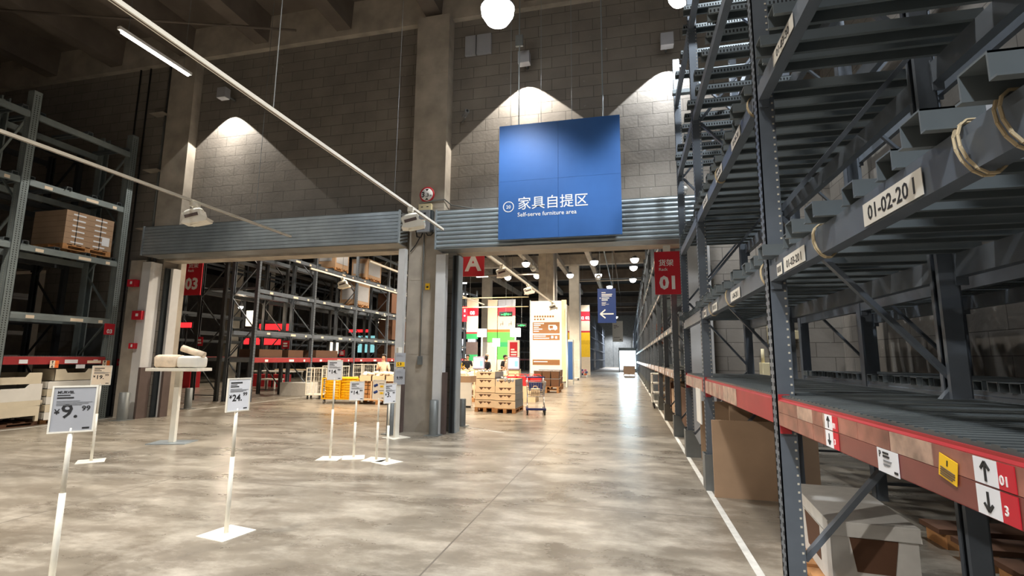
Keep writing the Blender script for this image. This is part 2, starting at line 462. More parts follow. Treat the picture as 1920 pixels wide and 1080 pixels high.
# main pier between the openings, piers either side of the left opening
def pier(n, x0, x1, y0, y1, z1=9.6, m=M_CONC):
    q = MB(); q.box(m, x0, x1, y0, y1, 0, z1)
    for i in range(1, 6):
        q.box(m, x0-.004, x1+.004, y0-.004, y1, i*1.62, i*1.62+.012)
    return q.build('trim_%d' % n, kind='structure')
pier(21, -4.72, -3.92, 10.0, YW)
pier(22, -12.62, -12.15, 10.1, YW, 4.0)
b = MB(); b.box(M_CONC, -12.0, -11.2, 10.1, YW, 4.73, 9.6); b.build('trim_27', kind='structure')
b = MB(); b.box(M_CONC, -12.2, -11.72, 10.76, 10.92, 0, 4.15); b.box(M_CONC, -12.0, -4.9, 10.76, 10.92, 4.15, 4.3); b.build('trim_23', kind='structure')
# fascia under the shutter boxes
b = MB(); b.box(M_CONC, -11.84, -4.96, YW-.02, YB+.005, LZ-.06, LZ); b.build('trim_24', kind='structure')
b = MB(); b.box(M_CONC, -3.71, 1.09, YW-.02, YB+.02, RZ-.05, RZ); b.build('trim_25', kind='structure')

# painted floor lines
def line(n, x0, y0, x1, y1, w=.06):
    d = Vector((x1-x0, y1-y0, 0)); nrm = Vector((-d.y, d.x, 0)).normalized()*w/2
    q = MB(); p = [Vector((x0, y0, 0))+nrm, Vector((x0, y0, 0))-nrm, Vector((x1, y1, 0))-nrm, Vector((x1, y1, 0))+nrm]
    q.prism(M_TAPE, [(v.x, v.y) for v in p], 'Z', 0.0, 0.0025)
    q.build('trim_%d' % n, kind='structure')
line(30, .90, -1, .86, 60)
line(31, -12.45, 4, -12.55, 10.3)
line(32, -12.3, 12, -12.45, 40)
line(33, -3.6, 11.0, -2.6, 10.4, .04)

# ------------------------------------------------------------------ roller shutters
def shutter(loc, x0, x1, y0, y1, z0, z1, label, rolled):
    t = thing('roller_shutter', label, 'roller shutter', loc)
    q = MB(); n = 9; hh = (z1-z0)/n
    for i in range(n):
        za = z0+i*hh
        if rolled:
            poly = [(y0+.03, za), (y0+.005, za+hh*.25), (y0, za+hh*.5), (y0+.005, za+hh*.75), (y0+.03, za+hh)]
            poly = poly+[(y0+.06, za+hh), (y0+.06, za)]
        else:
            poly = [(y0, za), (y0, za+hh*.86), (y0+.018, za+hh*.9), (y0+.018, za+hh*.96), (y0, za+hh), (y0+.06, za+hh), (y0+.06, za)]
        q.prism(M_GALV, poly, 'X', x0, x1)
    q.build('ribbed_front', t)
    q = MB(); q.box(M_GALVD, x0, x1, y0+.02, y1, z1, z1+.012); q.build('box_top', t)
    q = MB(); q.box(M_GALVD, x0, x1, y0+.01, y1, z0-.02, z0); q.build('box_bottom', t)
    for xx, s in ((x0, -1), (x1, 1)):
        q = MB(); q.box(M_GALV, min(xx, xx+s*.03), max(xx, xx+s*.03), y0-.02, y0+.05, z0-.02, z1+.02)
        for i in range(9):
            M = T(xx+s*.012, (y0+y1)/2, z0+.04+i*hh) @ Matrix.Rotation(R(18), 4, 'X')
            q.box(M_GALVD, -.01, .01, -(y1-y0)/2+.03, (y1-y0)/2-.03, 0, hh*.55, M)
        q.build('louvred_end', t)
    return t
shutter((0, 0, 0), -11.7, -4.81, 9.6, YW-.26, 4.02, 4.72, 'long galvanised roller shutter box over the wider left doorway', False)
shutter((0, 0, 0), -3.92, 1.35, 9.6, YW-.32, 3.84, 4.66, 'rib-fronted galvanised roller shutter box behind the big blue sign', True)

# door guides, cladding, guards
def upr(name, m, x0, x1, y0, y1, z1, label, cat, z0=0.0, group=None):
    q = MB(); q.box(m, x0, x1, y0, y1, z0, z1)
    o = q.build(name, label=label, cat=cat, group=group, bevel=.006)
    return o
def cladding(x0, x1, y0, y1, z1, label, m=M_JAMB):
    t = thing('door_guide_cladding', label, 'door guide', ((x0+x1)/2, (y0+y1)/2, 0))
    w = (x1-x0)/2; d = (y1-y0)/2
    q = MB(); q.box(m, -w, w, -d, d, 0, z1); q.build('casing', t, bevel=.006)
    q = MB(); q.box(M_BROWN, w, w+.07, -d-.02, d-.05, 0, 1.25); q.build('guard_rail', t)
    return t
cladding(-4.90, -4.74, 9.85, 9.99, 3.93, 'tall white door guide left of the central concrete pier')
cladding(-4.00, -3.78, 9.82, 9.99, 3.76, 'tall white door guide right of the central concrete pier')
cladding(-12.14, -11.87, 10.02, 10.34, 3.93, 'white door guide beside the left doorway, nearest the left rack')
cladding(-11.76, -11.68, 10.5, 10.74, 3.83, 'narrow white guide strip inside the left doorway', M_JAMB)
cladding(1.14, 1.58, 10.05, 10.34, 3.80, 'white door guide behind the right rack, beside the red rack sign')
b = MB(); b.box(M_DKPOST, -3.70, -3.58, 10.05, 10.32, 0, 3.77); b.box(M_GALV, -3.58, -3.555, 10.05, 10.32, 0, 3.77)
b.box(M_HOLE, -3.67, -3.62, 10.04, 10.06, 0, 3.77)
b.build('door_guide_channel', label='dark steel guide channel at the left edge of the right doorway', cat='door guide')
b = MB(); b.box(M_DKPOST, -11.84, -11.79, 10.4, 10.74, 0, 3.82)
b.build('door_guide_channel', label='dark steel guide channel at the left edge of the wide left doorway', cat='door guide')

def bollard(x, y, h, r, label, m=M_GALVD):
    t = thing('bollard', label, 'bollard', (x, y, 0), group='steel bollards guarding the doorways')
    q = MB(); q.lathe(m, [(0, h), (r*.8, h), (r, h-.01), (r, 0.01), (r, 0)], n=20); q.build('post', t)
    q = MB(); q.box(m, -r*1.6, r*1.6, -r*1.6, r*1.6, 0, .012); q.build('base_plate', t)
bollard(-3.88, 9.66, .70, .09, 'grey steel bollard at the foot of the central concrete pier')
bollard(-3.78, 11.15, .62, .08, 'grey steel bollard just inside the right doorway')
bollard(-4.80, 9.62, .68, .09, 'grey steel bollard behind the cluster of white price stands')
bollard(-11.9, 9.75, .66, .11, 'short grey bollard between the left rack and the left doorway')
bollard(-12.75, 12.4, .6, .1, 'pale bollard inside the left doorway, behind the white pedestal table')

# ------------------------------------------------------------------ pallet racks
_MC = {}
def cached(key, fn):
    if key not in _MC: _MC[key] = fn()
    return _MC[key]
PW = .11
def upright_mesh(h, face, near, m, PW=.11):
    """open C post, centred in Y, aisle face at x=0, depth along face*X"""
    def fn():
        q = MB(); d = face
        xs = lambda a, c: (min(a*d, c*d), max(a*d, c*d))
        a, c = xs(0, .008); q.box(m, a, c, -PW/2, PW/2, 0, h)
        for s in (-1, 1):
            a, c = xs(0, PW); y0, y1 = sorted((s*PW/2, s*(PW/2-.008)))
            q.box(m, a, c, y0, y1, 0, h)
            a, c = xs(PW, PW+.008); y0, y1 = sorted((s*PW/2, s*(PW/2-.03)))
            q.box(m, a, c, y0, y1, 0, h)
        if near:
            step = .05 if near > 1 else .1
            n = int(h/step)
            for i in range(1, n):
                for s in (-.028, .028):
                    a, c = xs(-.0015, .002); q.box(M_HOLE, a, c, s-.008, s+.008, i*step-.012, i*step+.012)
                if near > 1:
                    a, c = xs(.088, .1)
                    q.box(M_SLOTL, a, c, -PW/2-.0015, -PW/2+.002, i*step-.006, i*step+.006)
        return q.mesh('upright')
    return cached(('up', round(h, 2), face, near, m.name, PW), fn)
def brace_mesh(h, depth, face, m):
    def fn():
        q = MB(); z = .35; k = 0; d = face
        while z < h-.3:
            z2 = min(z+1.05, h-.1)
            a, c = (0.07*d, (depth-.07)*d) if k % 2 == 0 else ((depth-.07)*d, 0.07*d)
            q.bar(m, (a, 0, z), (c, 0, z2), .045, .03)
            k += 1; z = z2+.05
        q.bar(m, (.07*d, 0, .18), ((depth-.07)*d, 0, .18), .04, .03)
        return q.mesh('bracing')
    return cached(('br', round(h, 2), depth, face, m.name), fn)
def beam_mesh(L, face, m, hgt=.15, back=False):
    def fn():
        q = MB(); d = face*(-1 if back else 1)
        # stepped box beam: aisle face at x=-.035
        st = .72 if hgt < .16 else .90
        poly = [(-.035*d, 0), (-.035*d, hgt*st), (-.022*d, hgt*(st+.04)), (-.022*d, hgt), (.03*d, hgt), (.03*d, 0)]
        q.prism(m, poly, 'Y', .056, L-.056)
        for y in (.056, L-.071):
            a, c = sorted((-.033*d, .03*d))
            q.box(m, a, c, y, y+.015, -.05, hgt+.02)
        return q.mesh('beam')
    return cached(('bm', round(L, 2), face, m.name, hgt, back), fn)
def bar_mesh(depth, face, over, perf=False, m=None):
    m = m or M_BAR
    def fn():
        q = MB(); d = face; x0, x1 = sorted((-over*d, (depth+.03)*d))
        w, h, t = .11, .075, .006
        q.box(m, x0, x1, -w/2, w/2, h-t, h)
        for s in (-1, 1):
            y0, y1 = sorted((s*w/2, s*(w/2-t))); q.box(m, x0, x1, y0, y1, 0, h)
            y0, y1 = sorted((s*w/2, s*(w/2+.02))); q.box(m, x0, x1, y0, y1, 0, t)
        if perf:
            n = int((x1-x0)/.035)
            for i in range(n):
                x = x0+.015+i*.035
                for s in (-1, 1):
                    y = s*(w/2+.0005)
                    q.box(M_HOLE, x-.008, x+.008, min(y, y-s*.002), max(y, y-s*.002), .02, .05)
        return q.mesh('deck_bar')
    return cached(('bar', depth, face, over, perf, m.name), fn)
def guard_mesh(face, m):
    def fn():
        q = MB(); d = face
        q.prism(m, [(-.12*d, 0), (-.12*d, .42), (-.02*d, .42), (.18*d, 0)], 'Y', -.105, -.095)
        x0, x1 = sorted((-.13*d, -.12*d)); q.box(m, x0, x1, -.105, .105, 0, .42)
        q.prism(m, [(-.12*d, 0), (-.12*d, .42), (-.02*d, .42), (.18*d, 0)], 'Y', .095, .105)
        return q.mesh('foot_guard')
    return cached(('gd', face, m.name), fn)

def rack(label, X, frames, levels, top, depth=1.05, face=1, near=1, reds=True, bars=None, gaps=(), m=None, over=.0,
         guards=False, red_m=None, perf=(), nobrace=False, group=None, tops=None, bar_step=.42, labels=True, pw=.11, noguard=()):
    """face=+1: the aisle is on the -X side and the rack goes back towards +X. bars: {level_index: True}"""
    m = m or M_STEEL
    t = thing('pallet_rack', label, 'rack', (X, frames[0], 0), group=group)
    y0 = frames[0]; upn = 0; extra = MB()
    for i, y in enumerate(frames):
        h = tops[i] if tops else top
        for back in (0, 1):
            me = upright_mesh(h, face if not back else -face, near if not back else 0, m, pw)
            o = place(me, 'upright', t, (-.042*face if not back else depth*face, y-y0, 0))
            if guards and not back and i not in noguard:
                place(guard_mesh(face, M_GALVD), 'foot_guard', o, (.09*face, 0, 0))
            elif not back:
                pass
        if not nobrace:
            place(brace_mesh(h, depth, face, m), 'bracing', t, (0, y-y0, 0))
    nb = 0; nbar = 0; nlab = 0; beam_extra = MB(); bar_extra = MB()
    for i in range(len(frames)-1):
        if i in gaps: continue
        L = frames[i+1]-frames[i]
        for k, z in enumerate(levels):
            if (tops and z > min(tops[i], tops[i+1])): continue
            is_red = reds and k == 0
            bmm = (red_m or M_RED) if is_red else m
            for back in (0, 1):
                hg = .17 if is_red else .14
                me = beam_mesh(L, face, m if (back or not is_red) else bmm, hg, bool(back))
                x = 0 if not back else depth*face
                if nb < 100:
                    o = place(me, 'beam', t, (x, frames[i]-y0, z-hg), label='red beam' if is_red and not back else None); nb += 1
                    if labels and not back and near and k < 4:
                        for s_, wd in ((.2, .16), (.62, .28), (.86, .1)) if nlab < 90 else ():
                            nlab += 1
                            def fn(wd=wd, k=k, hg=hg):
                                q = MB(); q.box(M_CARDC if k else M_CARDW, -.0375*face-.002, -.0375*face+.002, -wd/2, wd/2, hg*.12, hg*.62)
                                return q.mesh('rack_label')
                            place(cached(('lab', wd, k > 0, hg, face), fn), 'rack_label', o, (0, L*s_, 0))
                else:
                    a, c = sorted((x-.03, x+.03)); beam_extra.box(bmm if not back else m, a, c, frames[i]-y0, frames[i+1]-y0, z-hg, z)
            if bars and k in bars:
                st = bar_step if not isinstance(bars, dict) else bars[k]
                n = max(2, int(L/st))
                for j in range(n):
                    yy = frames[i]-y0+.18+(L-.36)*j/(n-1)+random.uniform(-.04, .04)
                    if nbar < 100:
                        place(bar_mesh(depth, face, over+random.choice((0, .03, .06)), k in perf), 'deck_bar', t, (0, yy, z)); nbar += 1
                    else:
                        x0, x1 = sorted((-.08*face, (depth+.03)*face)); bar_extra.box(M_BAR, x0, x1, yy-.05, yy+.05, z, z+.07)
            if is_red:
                q = MB(); x0, x1 = sorted((-.015*face, (depth+.02)*face))
                q.box(M_DECK, x0, x1, frames[i]-y0+.06, frames[i+1]-y0-.06, z, z+.012)
                n = int(L/.06)
                for j in range(n):
                    yy = frames[i]-y0+.08+j*(L-.16)/n
                    q.box(M_DECK, x0, x1, yy, yy+.035, z+.012, z+.017)
                q.build('deck_panel', t)
    if beam_extra.v: beam_extra.build('beam_run', t, kind='stuff')
    if bar_extra.v: bar_extra.build('deck_bar_run', t, kind='stuff')
    return t

LV = [1.32, 2.20, 3.46, 4.86, 6.2]
RX = .945
near_rack = rack('tall blue-grey pallet rack in the right foreground with a red lower beam', RX, [.35, 3.55, 6.68, 8.80], LV, 6.95, 1.02, 1,
                 near=2, bars={1: .27, 2: .26, 3: .34, 4: .5}, over=.05, perf=(3, 4), guards=True, labels=False, noguard=(0, 1), pw=.10)
# its beam labels, film patches, ropes
def strip(parent, m, y0, y1, z0, z1, x=-.0372, t=.0022):
    pass
LBL = MB()
def rl(mb, m, ya, yb, za, zb, dx=.0):
    """plate on the aisle face of the near right rack"""
    mb.box(m, RX-.0375-dx-.0015, RX-.0355-dx, ya, yb, za, zb)
near_beams = {}
for o in near_rack.children:
    if o.name.startswith('beam') and abs(o.location.x) < .01:
        near_beams[(round(o.location.y, 2), round(o.location.z, 2))] = o
def nb(i, k):
    fr = [.35, 3.55, 6.68]; z = LV[k]-(.17 if k == 0 else .14)
    return near_beams[(round(fr[i]-.35, 2), round(z, 2))]
def onbeam(i, k, name, build):
    """geometry in world coordinates, moved into the beam's frame"""
    o = nb(i, k); q = MB(); build(q)
    off = Vector((RX, .35, 0))+o.location
    q.v = [tuple(Vector(v)-off) for v in q.v]
    return q.build(name, o)
zr0, zr1 = LV[0]-.17, LV[0]
def film_near(q):
    rnd = random.Random(3); y = 3.48
    mid = zr0+.082
    edges = [3.48, 3.12, 2.88, 2.74, 2.62, 2.36, 2.1, 1.84, 1.56, 1.3, 1.0, .7, .45]
    for a, c in zip(edges[:-1], edges[1:]):
        rl(q, rnd.choice((M_FILM, M_FILM, M_FILM2)), c+.002, a-.002, mid+.001, zr1-.019, .0006*rnd.random())
        if a > 2.7:
            rl(q, rnd.choice((M_FILM, M_FILM)), c+.002, a-.002, zr0+.004, mid-.001, .0006*rnd.random())
onbeam(0, 0, 'label_film', film_near)
onbeam(0, 0, 'label_film', lambda q: rl(q, mat('label_film_plain', (124, 66, 60), 0.3, noise=.12), .45, 2.735, zr0+.004, zr0+.081, 0))
def film_far(y0, y1, dense=True):
    def f(q):
        rnd = random.Random(int(y0*10)); y = y0
        while y < y1:
            w = rnd.uniform(.08, .2)
            rl(q, rnd.choice((M_FILM, M_FILM2, M_FILM2)), y, min(y1, y+w), zr0+.006, zr1-.02, .0004); y += w+.004
    return f
onbeam(1, 0, 'label_film', film_far(4.75, 6.55))
onbeam(2, 0, 'label_film', film_far(6.85, 8.7))
def cards(q, which=0):
    def updown(yc, s, num):
        # black arrows on white cards with a red number card beside
        Mx = T(RX-.040, yc, 0) @ F_W
        plate(q, M_CARDW, Mx, -.045*s, .045*s, zr0+.084, zr1-.02)
        plate(q, M_CARDW, Mx, -.045*s, .045*s, zr0+.004, zr0+.078)
        arrow(q, M_TXTK, Mx @ T(0, 0, .002), 0, (zr0+.084+zr1-.02)/2, .05, R(90), .007)
        arrow(q, M_TXTK, Mx @ T(0, 0, .002), 0, zr0+.041, .05, R(-90), .007)
        plate(q, M_SRED, Mx, .046*s, .105*s, zr0+.084, zr1-.02)
        plate(q, M_SRED, Mx, .046*s, .105*s, zr0+.004, zr0+.078)
        add_text(q, M_TXTW, num, .034, Mx @ T(0, 0, .0025), .05, zr0+.096, bold=.0006)
        add_text(q, M_TXTW, '3', .034, Mx @ T(0, 0, .0025), .055, zr0+.024, bold=.0006)
    updown((2.66, 1.60)[which], 1, '01')
onbeam(0, 0, 'arrow_card', cards)
onbeam(0, 0, 'arrow_card', lambda q: cards(q, 1))
def infocard(q):
    Mx = T(RX-.041, 2.12, 0) @ F_W
    plate(q, M_CARDW, Mx, -.075, .075, zr0-.002, zr0+.082)
    for i, (yy, w, h) in enumerate(((.066, .04, .007), (.054, .045, .007), (.043, .06, .002), (.038, .055, .002), (.03, .05, .002), (.025, .04, .002))):
        plate(q, M_TXTK if i < 2 else M_GREYB, Mx @ T(0, 0, .002), -.03, -.03+w, zr0+yy, zr0+yy+h)
    add_text(q, M_TXTK, 'P', .035, Mx @ T(0, 0, .0025), -.062, zr0+.05)
    plate(q, M_TXTK, Mx @ T(0, 0, .002), .045, .068, zr0+.008, zr0+.016)
onbeam(0, 0, 'price_card', infocard)
def ycard(q):
    Mx = T(RX-.042, 1.76, zr0+.09) @ F_W @ Matrix.Rotation(R(-12), 4, 'Z')
    plate(q, M_YELB, Mx, -.042, .042, -.034, .034)
    add_text(q, M_TXTK, '1', .022, Mx @ T(0, 0, .0025), -.008, .008, bold=.001)
    for i in range(4):
        plate(q, M_BROWN, Mx @ T(0, 0, .002), -.032, .034-.01*(i == 3), -.006-.007*i, -.003-.007*i)
onbeam(0, 0, 'yellow_card', ycard)
def code(s, size, y, w, h, lines=True):
    def f(q):
        Mx = T(RX-.040, y, 0) @ F_W; z = LV[1]-.14+.006
        plate(q, M_LABEL, Mx, -w/2, w/2, z, z+h)
        if s: add_text(q, M_TXTK, s, size, Mx @ T(0, 0, .0025), 0, z+h*.2, 'CENTER', .0008)
        else:
            for i in range(5): plate(q, M_TXTK, Mx @ T(0, 0, .0015), -w*.36+i*w*.15, -w*.30+i*w*.15, z+h*.25, z+h*.75)
    return f
onbeam(0, 1, 'location_label', code('01-02-20 I', .078, 1.93, .40, .088))
onbeam(0, 1, 'location_label', code('01-03-20 I', .062, 2.98, .36, .085))
onbeam(0, 1, 'location_label', code('', .03, 3.25, .1, .07))
onbeam(1, 1, 'location_label', code('1-04-20 I', .07, 4.55, .38, .088))
onbeam(1, 1, 'location_label', code('', .07, 5.6, .3, .085))
onbeam(1, 1, 'location_label', code('', .05, 6.3, .2, .08))
for i in (2,):
    for yy_ in (2.9, 1.6):
      def f30(q, y=yy_):
            Mx = T(RX-.040, y, 0) @ F_W; z = LV[2]-.134
            plate(q, M_LABEL, Mx, -.19, .19, z, z+.086); add_text(q, M_TXTK, '01-03-30', .066, Mx @ T(0, 0, .0025), 0, z+.02, 'CENTER', .0008)
      onbeam(0, 2, 'location_label', f30)
    for yy_ in (4.2, 5.0, 5.9):
      def f31(q, y=yy_):
            Mx = T(RX-.040, y, 0) @ F_W; z = LV[2]-.134
            plate(q, M_LABEL, Mx, -.17, .17, z, z+.086); add_text(q, M_TXTK, '01-04-30', .06, Mx @ T(0, 0, .0025), 0, z+.02, 'CENTER', .0008)
      onbeam(1, 2, 'location_label', f31)
def rope(y, k, i, n=2, gap=.02):
    z = LV[k]
    def f(q):
        for s in range(n):
            yy = y+s*gap; a = .045
            pts = []
            for t in range(14):
                an = 2*PI*t/14
                pts.append((RX-.004+math.cos(an)*.05, yy+.03*math.sin(an*1), z-.07+math.sin(an)*.09))
            q.tube(M_ROPE, pts, .0045, 5, True)
    onbeam(i, k, 'rope_tie', f)
for y in (1.52, 1.36, 2.62): rope(y, 1, 0)
for y in (3.62, 4.9, 5.9): rope(y, 1, 1)
for y in (3.7, 5.1): rope(y, 2, 1)

# tested-load sticker on a deck bar of the near rack
stk = None; best = 9
for o in near_rack.children:
    if o.name.startswith('deck_bar') and abs(o.location.z-LV[1]) < .02:
        d = abs(o.location.y+.35-1.75)
        if d < best: best = d; stk = o
if stk:
    q = MB(); Mx = T(.05, -.0565, .012) @ F_S
    plate(q, M_CARDG, Mx, 0, .2, 0, .055)
    add_text(q, M_TXTK, '10194', .028, Mx @ T(0, 0, .0025), .1, .018, bold=.0006)
    q.lathe(M_BLUED, [(.018, 0), (.02, .001), (.02, .002), (.018, .003)], n=16, M=Mx @ T(.045, .027, 0))
    q.build('sticker', stk)

rack('second blue-grey pallet rack standing behind the right foreground rack, against the block wall', 2.72, [.35, 3.55, 6.68, 8.80], [1.33, 2.28, 3.5, 4.88, 6.2], 6.95, 1.02, 1,
     near=0, bars={0: .14, 1: .14}, reds=False)  # close-set bars added on the low levels to cut light on the side wall
far = [10.98]
while far[-1] < 98: far.append(far[-1]+2.75)
rack('very long pallet rack lining the right side of the aisle beyond the doorway', RX, far, [1.33, 2.28, 3.5, 4.88, 6.2], 6.95, 1.02, 1, near=1,
     bars={2: .45, 3: .45, 4: .5}, over=.04, guards=True, red_m=M_FILM2)
# left racks
LL = [1.50, 2.45, 3.92, 5.36, 6.86]
rack('tall pallet rack at the far left with a red beam over white furniture', -12.72, [3.0, 5.3, 7.62, 9.88], LL, 7.35, 1.1, -1, near=2, bars={2: .5, 3: .5, 4: .6}, m=M_STEELL, pw=.17)
rack('grey pallet rack standing behind the far left rack', -14.5, [3.0, 5.3, 7.62, 9.88], LL, 7.0, 1.1, -1, near=0, bars={3: .8}, m=M_STEELD, reds=False)
mid = [14.8+3.25*i for i in range(9)]
rack('long dark grey pallet rack seen through the left doorway', -12.7, mid, LL, 7.35, 1.1, -1, near=1, bars={1: .8, 2: .8, 3: .8}, m=M_STEEL)
rack('dark pallet rack back to back with the long rack in the left doorway', -14.05, mid, LL, 7.35, 1.1, -1, near=0, bars={2: 1.2}, m=M_STEELD, reds=False)
rack('dark pallet rack two aisles to the left beyond the doorway', -23.2, [13+3.25*i for i in range(9)], LL, 7.35, 1.1, -1, near=0, m=M_STEELD)
rack('distant rack on the left side of the long aisle, behind the yellow banner', -4.6, [52+2.6*i for i in range(19)], [1.5, 2.9, 4.4, 5.9], 7.2, 1.1, -1, near=0, reds=False, m=M_STEEL)
rack('distant rack behind the red 08 sign', -13.2, [48.6+3*i for i in range(8)], LL, 7.0, 1.1, -1, near=0, m=M_STEELD)

# ------------------------------------------------------------------ near right: cartons and boards
def panel(x0, x1, y0, y1, z1, label, lean=0.0, m=M_BOARD):
    q = MB(); M = T((x0+x1)/2, y0, 0) @ Matrix.Rotation(lean, 4, 'X')
    w = (x1-x0)/2
    q.box(m, -w, w, 0, .03, 0.0, z1, M)
    n = 24
    for i in range(n+1):
        xx = -w+2*w*i/n
        q.box(M_BOARDD, xx-.002, xx+.002, .008, .022, z1-.001, z1+.001, M)
    q.build('cardboard_sheet', label=label, cat='cardboard sheet')
panel(.92, 1.78, 6.30, 0, .86, 'big brown cardboard sheet standing under the red beam, nearest the camera')
panel(1.22, 2.2, 6.86, 0, .98, 'brown cardboard sheet just behind the nearest big sheet under the rack', 0.0)
panel(1.08, 1.95, 8.55, 0, .90, 'brown cardboard sheet under the end bay of the near right rack')
q = MB(); q.box(M_WHITE, RX-.05, RX-.035, 7.0, 7.42, .72, 1.17); q.build('blank_card', label='blank white card hanging below the red beam of the near right rack', cat='card')

def pallet(loc, w, d, rz, label, h=.13, m=M_WOOD, group=None):
    t = thing('pallet', label, 'pallet', loc, rz, group)
    q = MB(); n = 6
    for i in range(n):
        y = -d/2+(d-.09)*i/(n-1); q.box(m, -w/2, w/2, y, y+.09, h-.02, h)
    q.build('deck_board', t)
    for x in (-w/2, -.05, w/2-.1):
        q = MB()
        q.box(m, x, x+.1, -d/2, d/2, h-.04, h-.02)
        for y in (-d/2, -.06, d/2-.12): q.box(m, x, x+.1, y, y+.12, .02, h-.04)
        q.box(m, x, x+.1, -d/2, d/2, 0, .02)
        q.build('runner', t)
    return t
brz = R(-5)
pallet((1.50, 4.26, 0), .62, 1.25, brz, 'wooden pallet under the white lidded carton at the lower right')
t = thing('lidded_carton', 'white cardboard carton with a fitted lid and brown hand holes at the lower right', 'box', (1.50, 4.20, .131), brz)
w, d, h = .235, .50, .40
q = MB(); q.box(M_BOXW, -w, w, -d, d, 0, h)
# hand holes: dark trapezoids recessed-looking openings
q.prism(M_BOARDD, [(-.10, .12), (.10, .12), (.13, .32), (-.13, .32)], 'Y', -d-.003, -d+.004)
q.prism(M_BOARDD, [(-.24, .08), (.1, .08), (.16, .30), (-.24, .30)], 'X', -w-.003, -w+.004)
q.build('body', t)
q = MB(); q.box(M_BOXW, -w-.012, w+.012, -d-.012, d+.012, h, h+.012)
for a in ((-w-.012, -w-.004, -d-.012, d+.012), (w+.004, w+.012, -d-.012, d+.012)): q.box(M_BOXW, *a, h-.075, h)
for a in ((-w-.012, w+.012, -d-.012, -d-.004), (-w-.012, w+.012, d+.004, d+.012)): q.box(M_BOXW, *a, h-.075, h)
q.build('lid', t, bevel=.003)
# dark timber planks stacked under the rack further right
for i in range(3):
    q = MB(); q.box(M_BOARDD, 2.5, 3.6, 4.2+i*.45, 4.5+i*.45, .12, .16); q.box(M_WOOD, 2.55, 2.65, 4.2+i*.45, 4.5+i*.45, 0, .12); q.box(M_WOOD, 3.4, 3.5, 4.2+i*.45, 4.5+i*.45, 0, .12)
    q.build('skid', label=['dim wooden skid on the floor behind the white lidded carton, nearest', 'dim wooden skid on the floor behind the white lidded carton, in the middle', 'dim wooden skid on the floor behind the white lidded carton, farthest'][i], cat='skid')

# small service items seen through the right rack
t = thing('gas_pipe', 'slim yellow pipe running down the block wall behind the right rack', 'pipe', (2.62, 10.28, 0))
q = MB(); q.cyl(M_PIPEY, (0, 0, 2.3), (0, 0, 5.2), .035, 10); q.cyl(M_CREAM, (0, 0, 1.75), (0, 0, 2.3), .05, 10)
for z in (2.5, 3.6, 4.8): q.box(M_GALV, -.06, .06, 0, .07, z, z+.03)
q.build('pipe', t)
t = thing('control_box', 'cream control box with a green lamp on the wall behind the right rack', 'control box', (2.55, 10.1, 1.15))
q = MB(); q.box(M_CREAM, -.14, .14, 0, .25, 0, .36); q.build('case', t, bevel=.01)
q = MB(); q.box(M_GLOWG, .07, .09, -.004, 0, .07, .09); q.build('lamp', t)
q = MB(); q.cyl(M_CREAM, (-.09, .15, .36), (-.09, .15, .62), .03); q.build('conduit', t)
t = thing('junction_box', 'small cream junction box on the wall above the control box', 'control box', (3.0, 10.2, 1.95))
q = MB(); q.box(M_CREAM, -.1, .1, 0, .15, 0, .16); q.build('case', t, bevel=.01)
q = MB(); q.cyl(M_CREAM, (0, .1, .16), (0, .1, 1.4), .02); q.build('conduit', t)

# ------------------------------------------------------------------ big blue sign and other hung signs
def hang_rods(t, pts, z0, z1, r=.008):
    for x, y in pts:
        q = MB(); q.cyl(M_GALV, (x, y, z0), (x, y, z1), r, 6); q.build('hanger_rod', t)
t = thing('hanging_sign', 'big square blue sign reading Self-serve furniture area with the number 20', 'sign', (-1.29, 9.42, 3.92))
q = MB()
for ix in (0, 1):
    for iz in (0, 1):
        q.box(M_BLUE, -1.225+ix*1.227, -.002+ix*1.227, 0, .06, iz*1.211, 1.208+iz*1.212)
q.box(M_BLUED, -1.22, 1.22, .012, .06, .005, 2.41)
q.build('panel', t)
q = MB(); Ms = F_S
cn = [(1.0, .36)]
Mt = T(0, -.003, 0) @ F_S
add_text(q, M_TXTW, '家具自提区', .285, Mt, -.83, .62, bold=.0008)
add_text(q, M_TXTW, 'Self-serve furniture area', .122, Mt, -.83, .455, bold=.0006)
add_text(q, M_TXTW, '20', .10, Mt, -1.015, .635, 'CENTER', .001)
prof = []
q.prism  # ring
ring = MB()
n = 32
vo = []; fo = []
for i in range(n):
    a = 2*PI*i/n
    for r_ in (.098, .114):
        p = Mt @ Vector((-1.015+r_*math.cos(a), .672+r_*math.sin(a), .001)); vo.append(p)
for i in range(n):
    fo.append((2*i, 2*i+1, (2*i+3) % (2*n), (2*i+2) % (2*n)))
q.add(vo, fo, M_TXTW)
q.build('lettering', t)
hang_rods(t, [(-.82, .03), (.9, .03)], 2.42, 6.55, .012)
q = MB(); q.box(M_GALVD, -.9, -.74, 0, .06, 4.2, 4.45); q.build('hanger_plate', t)
hang_rods(t, [(-1.0, .03), (-.35, .03), (.28, .03)], 2.42, 6.55, .004)

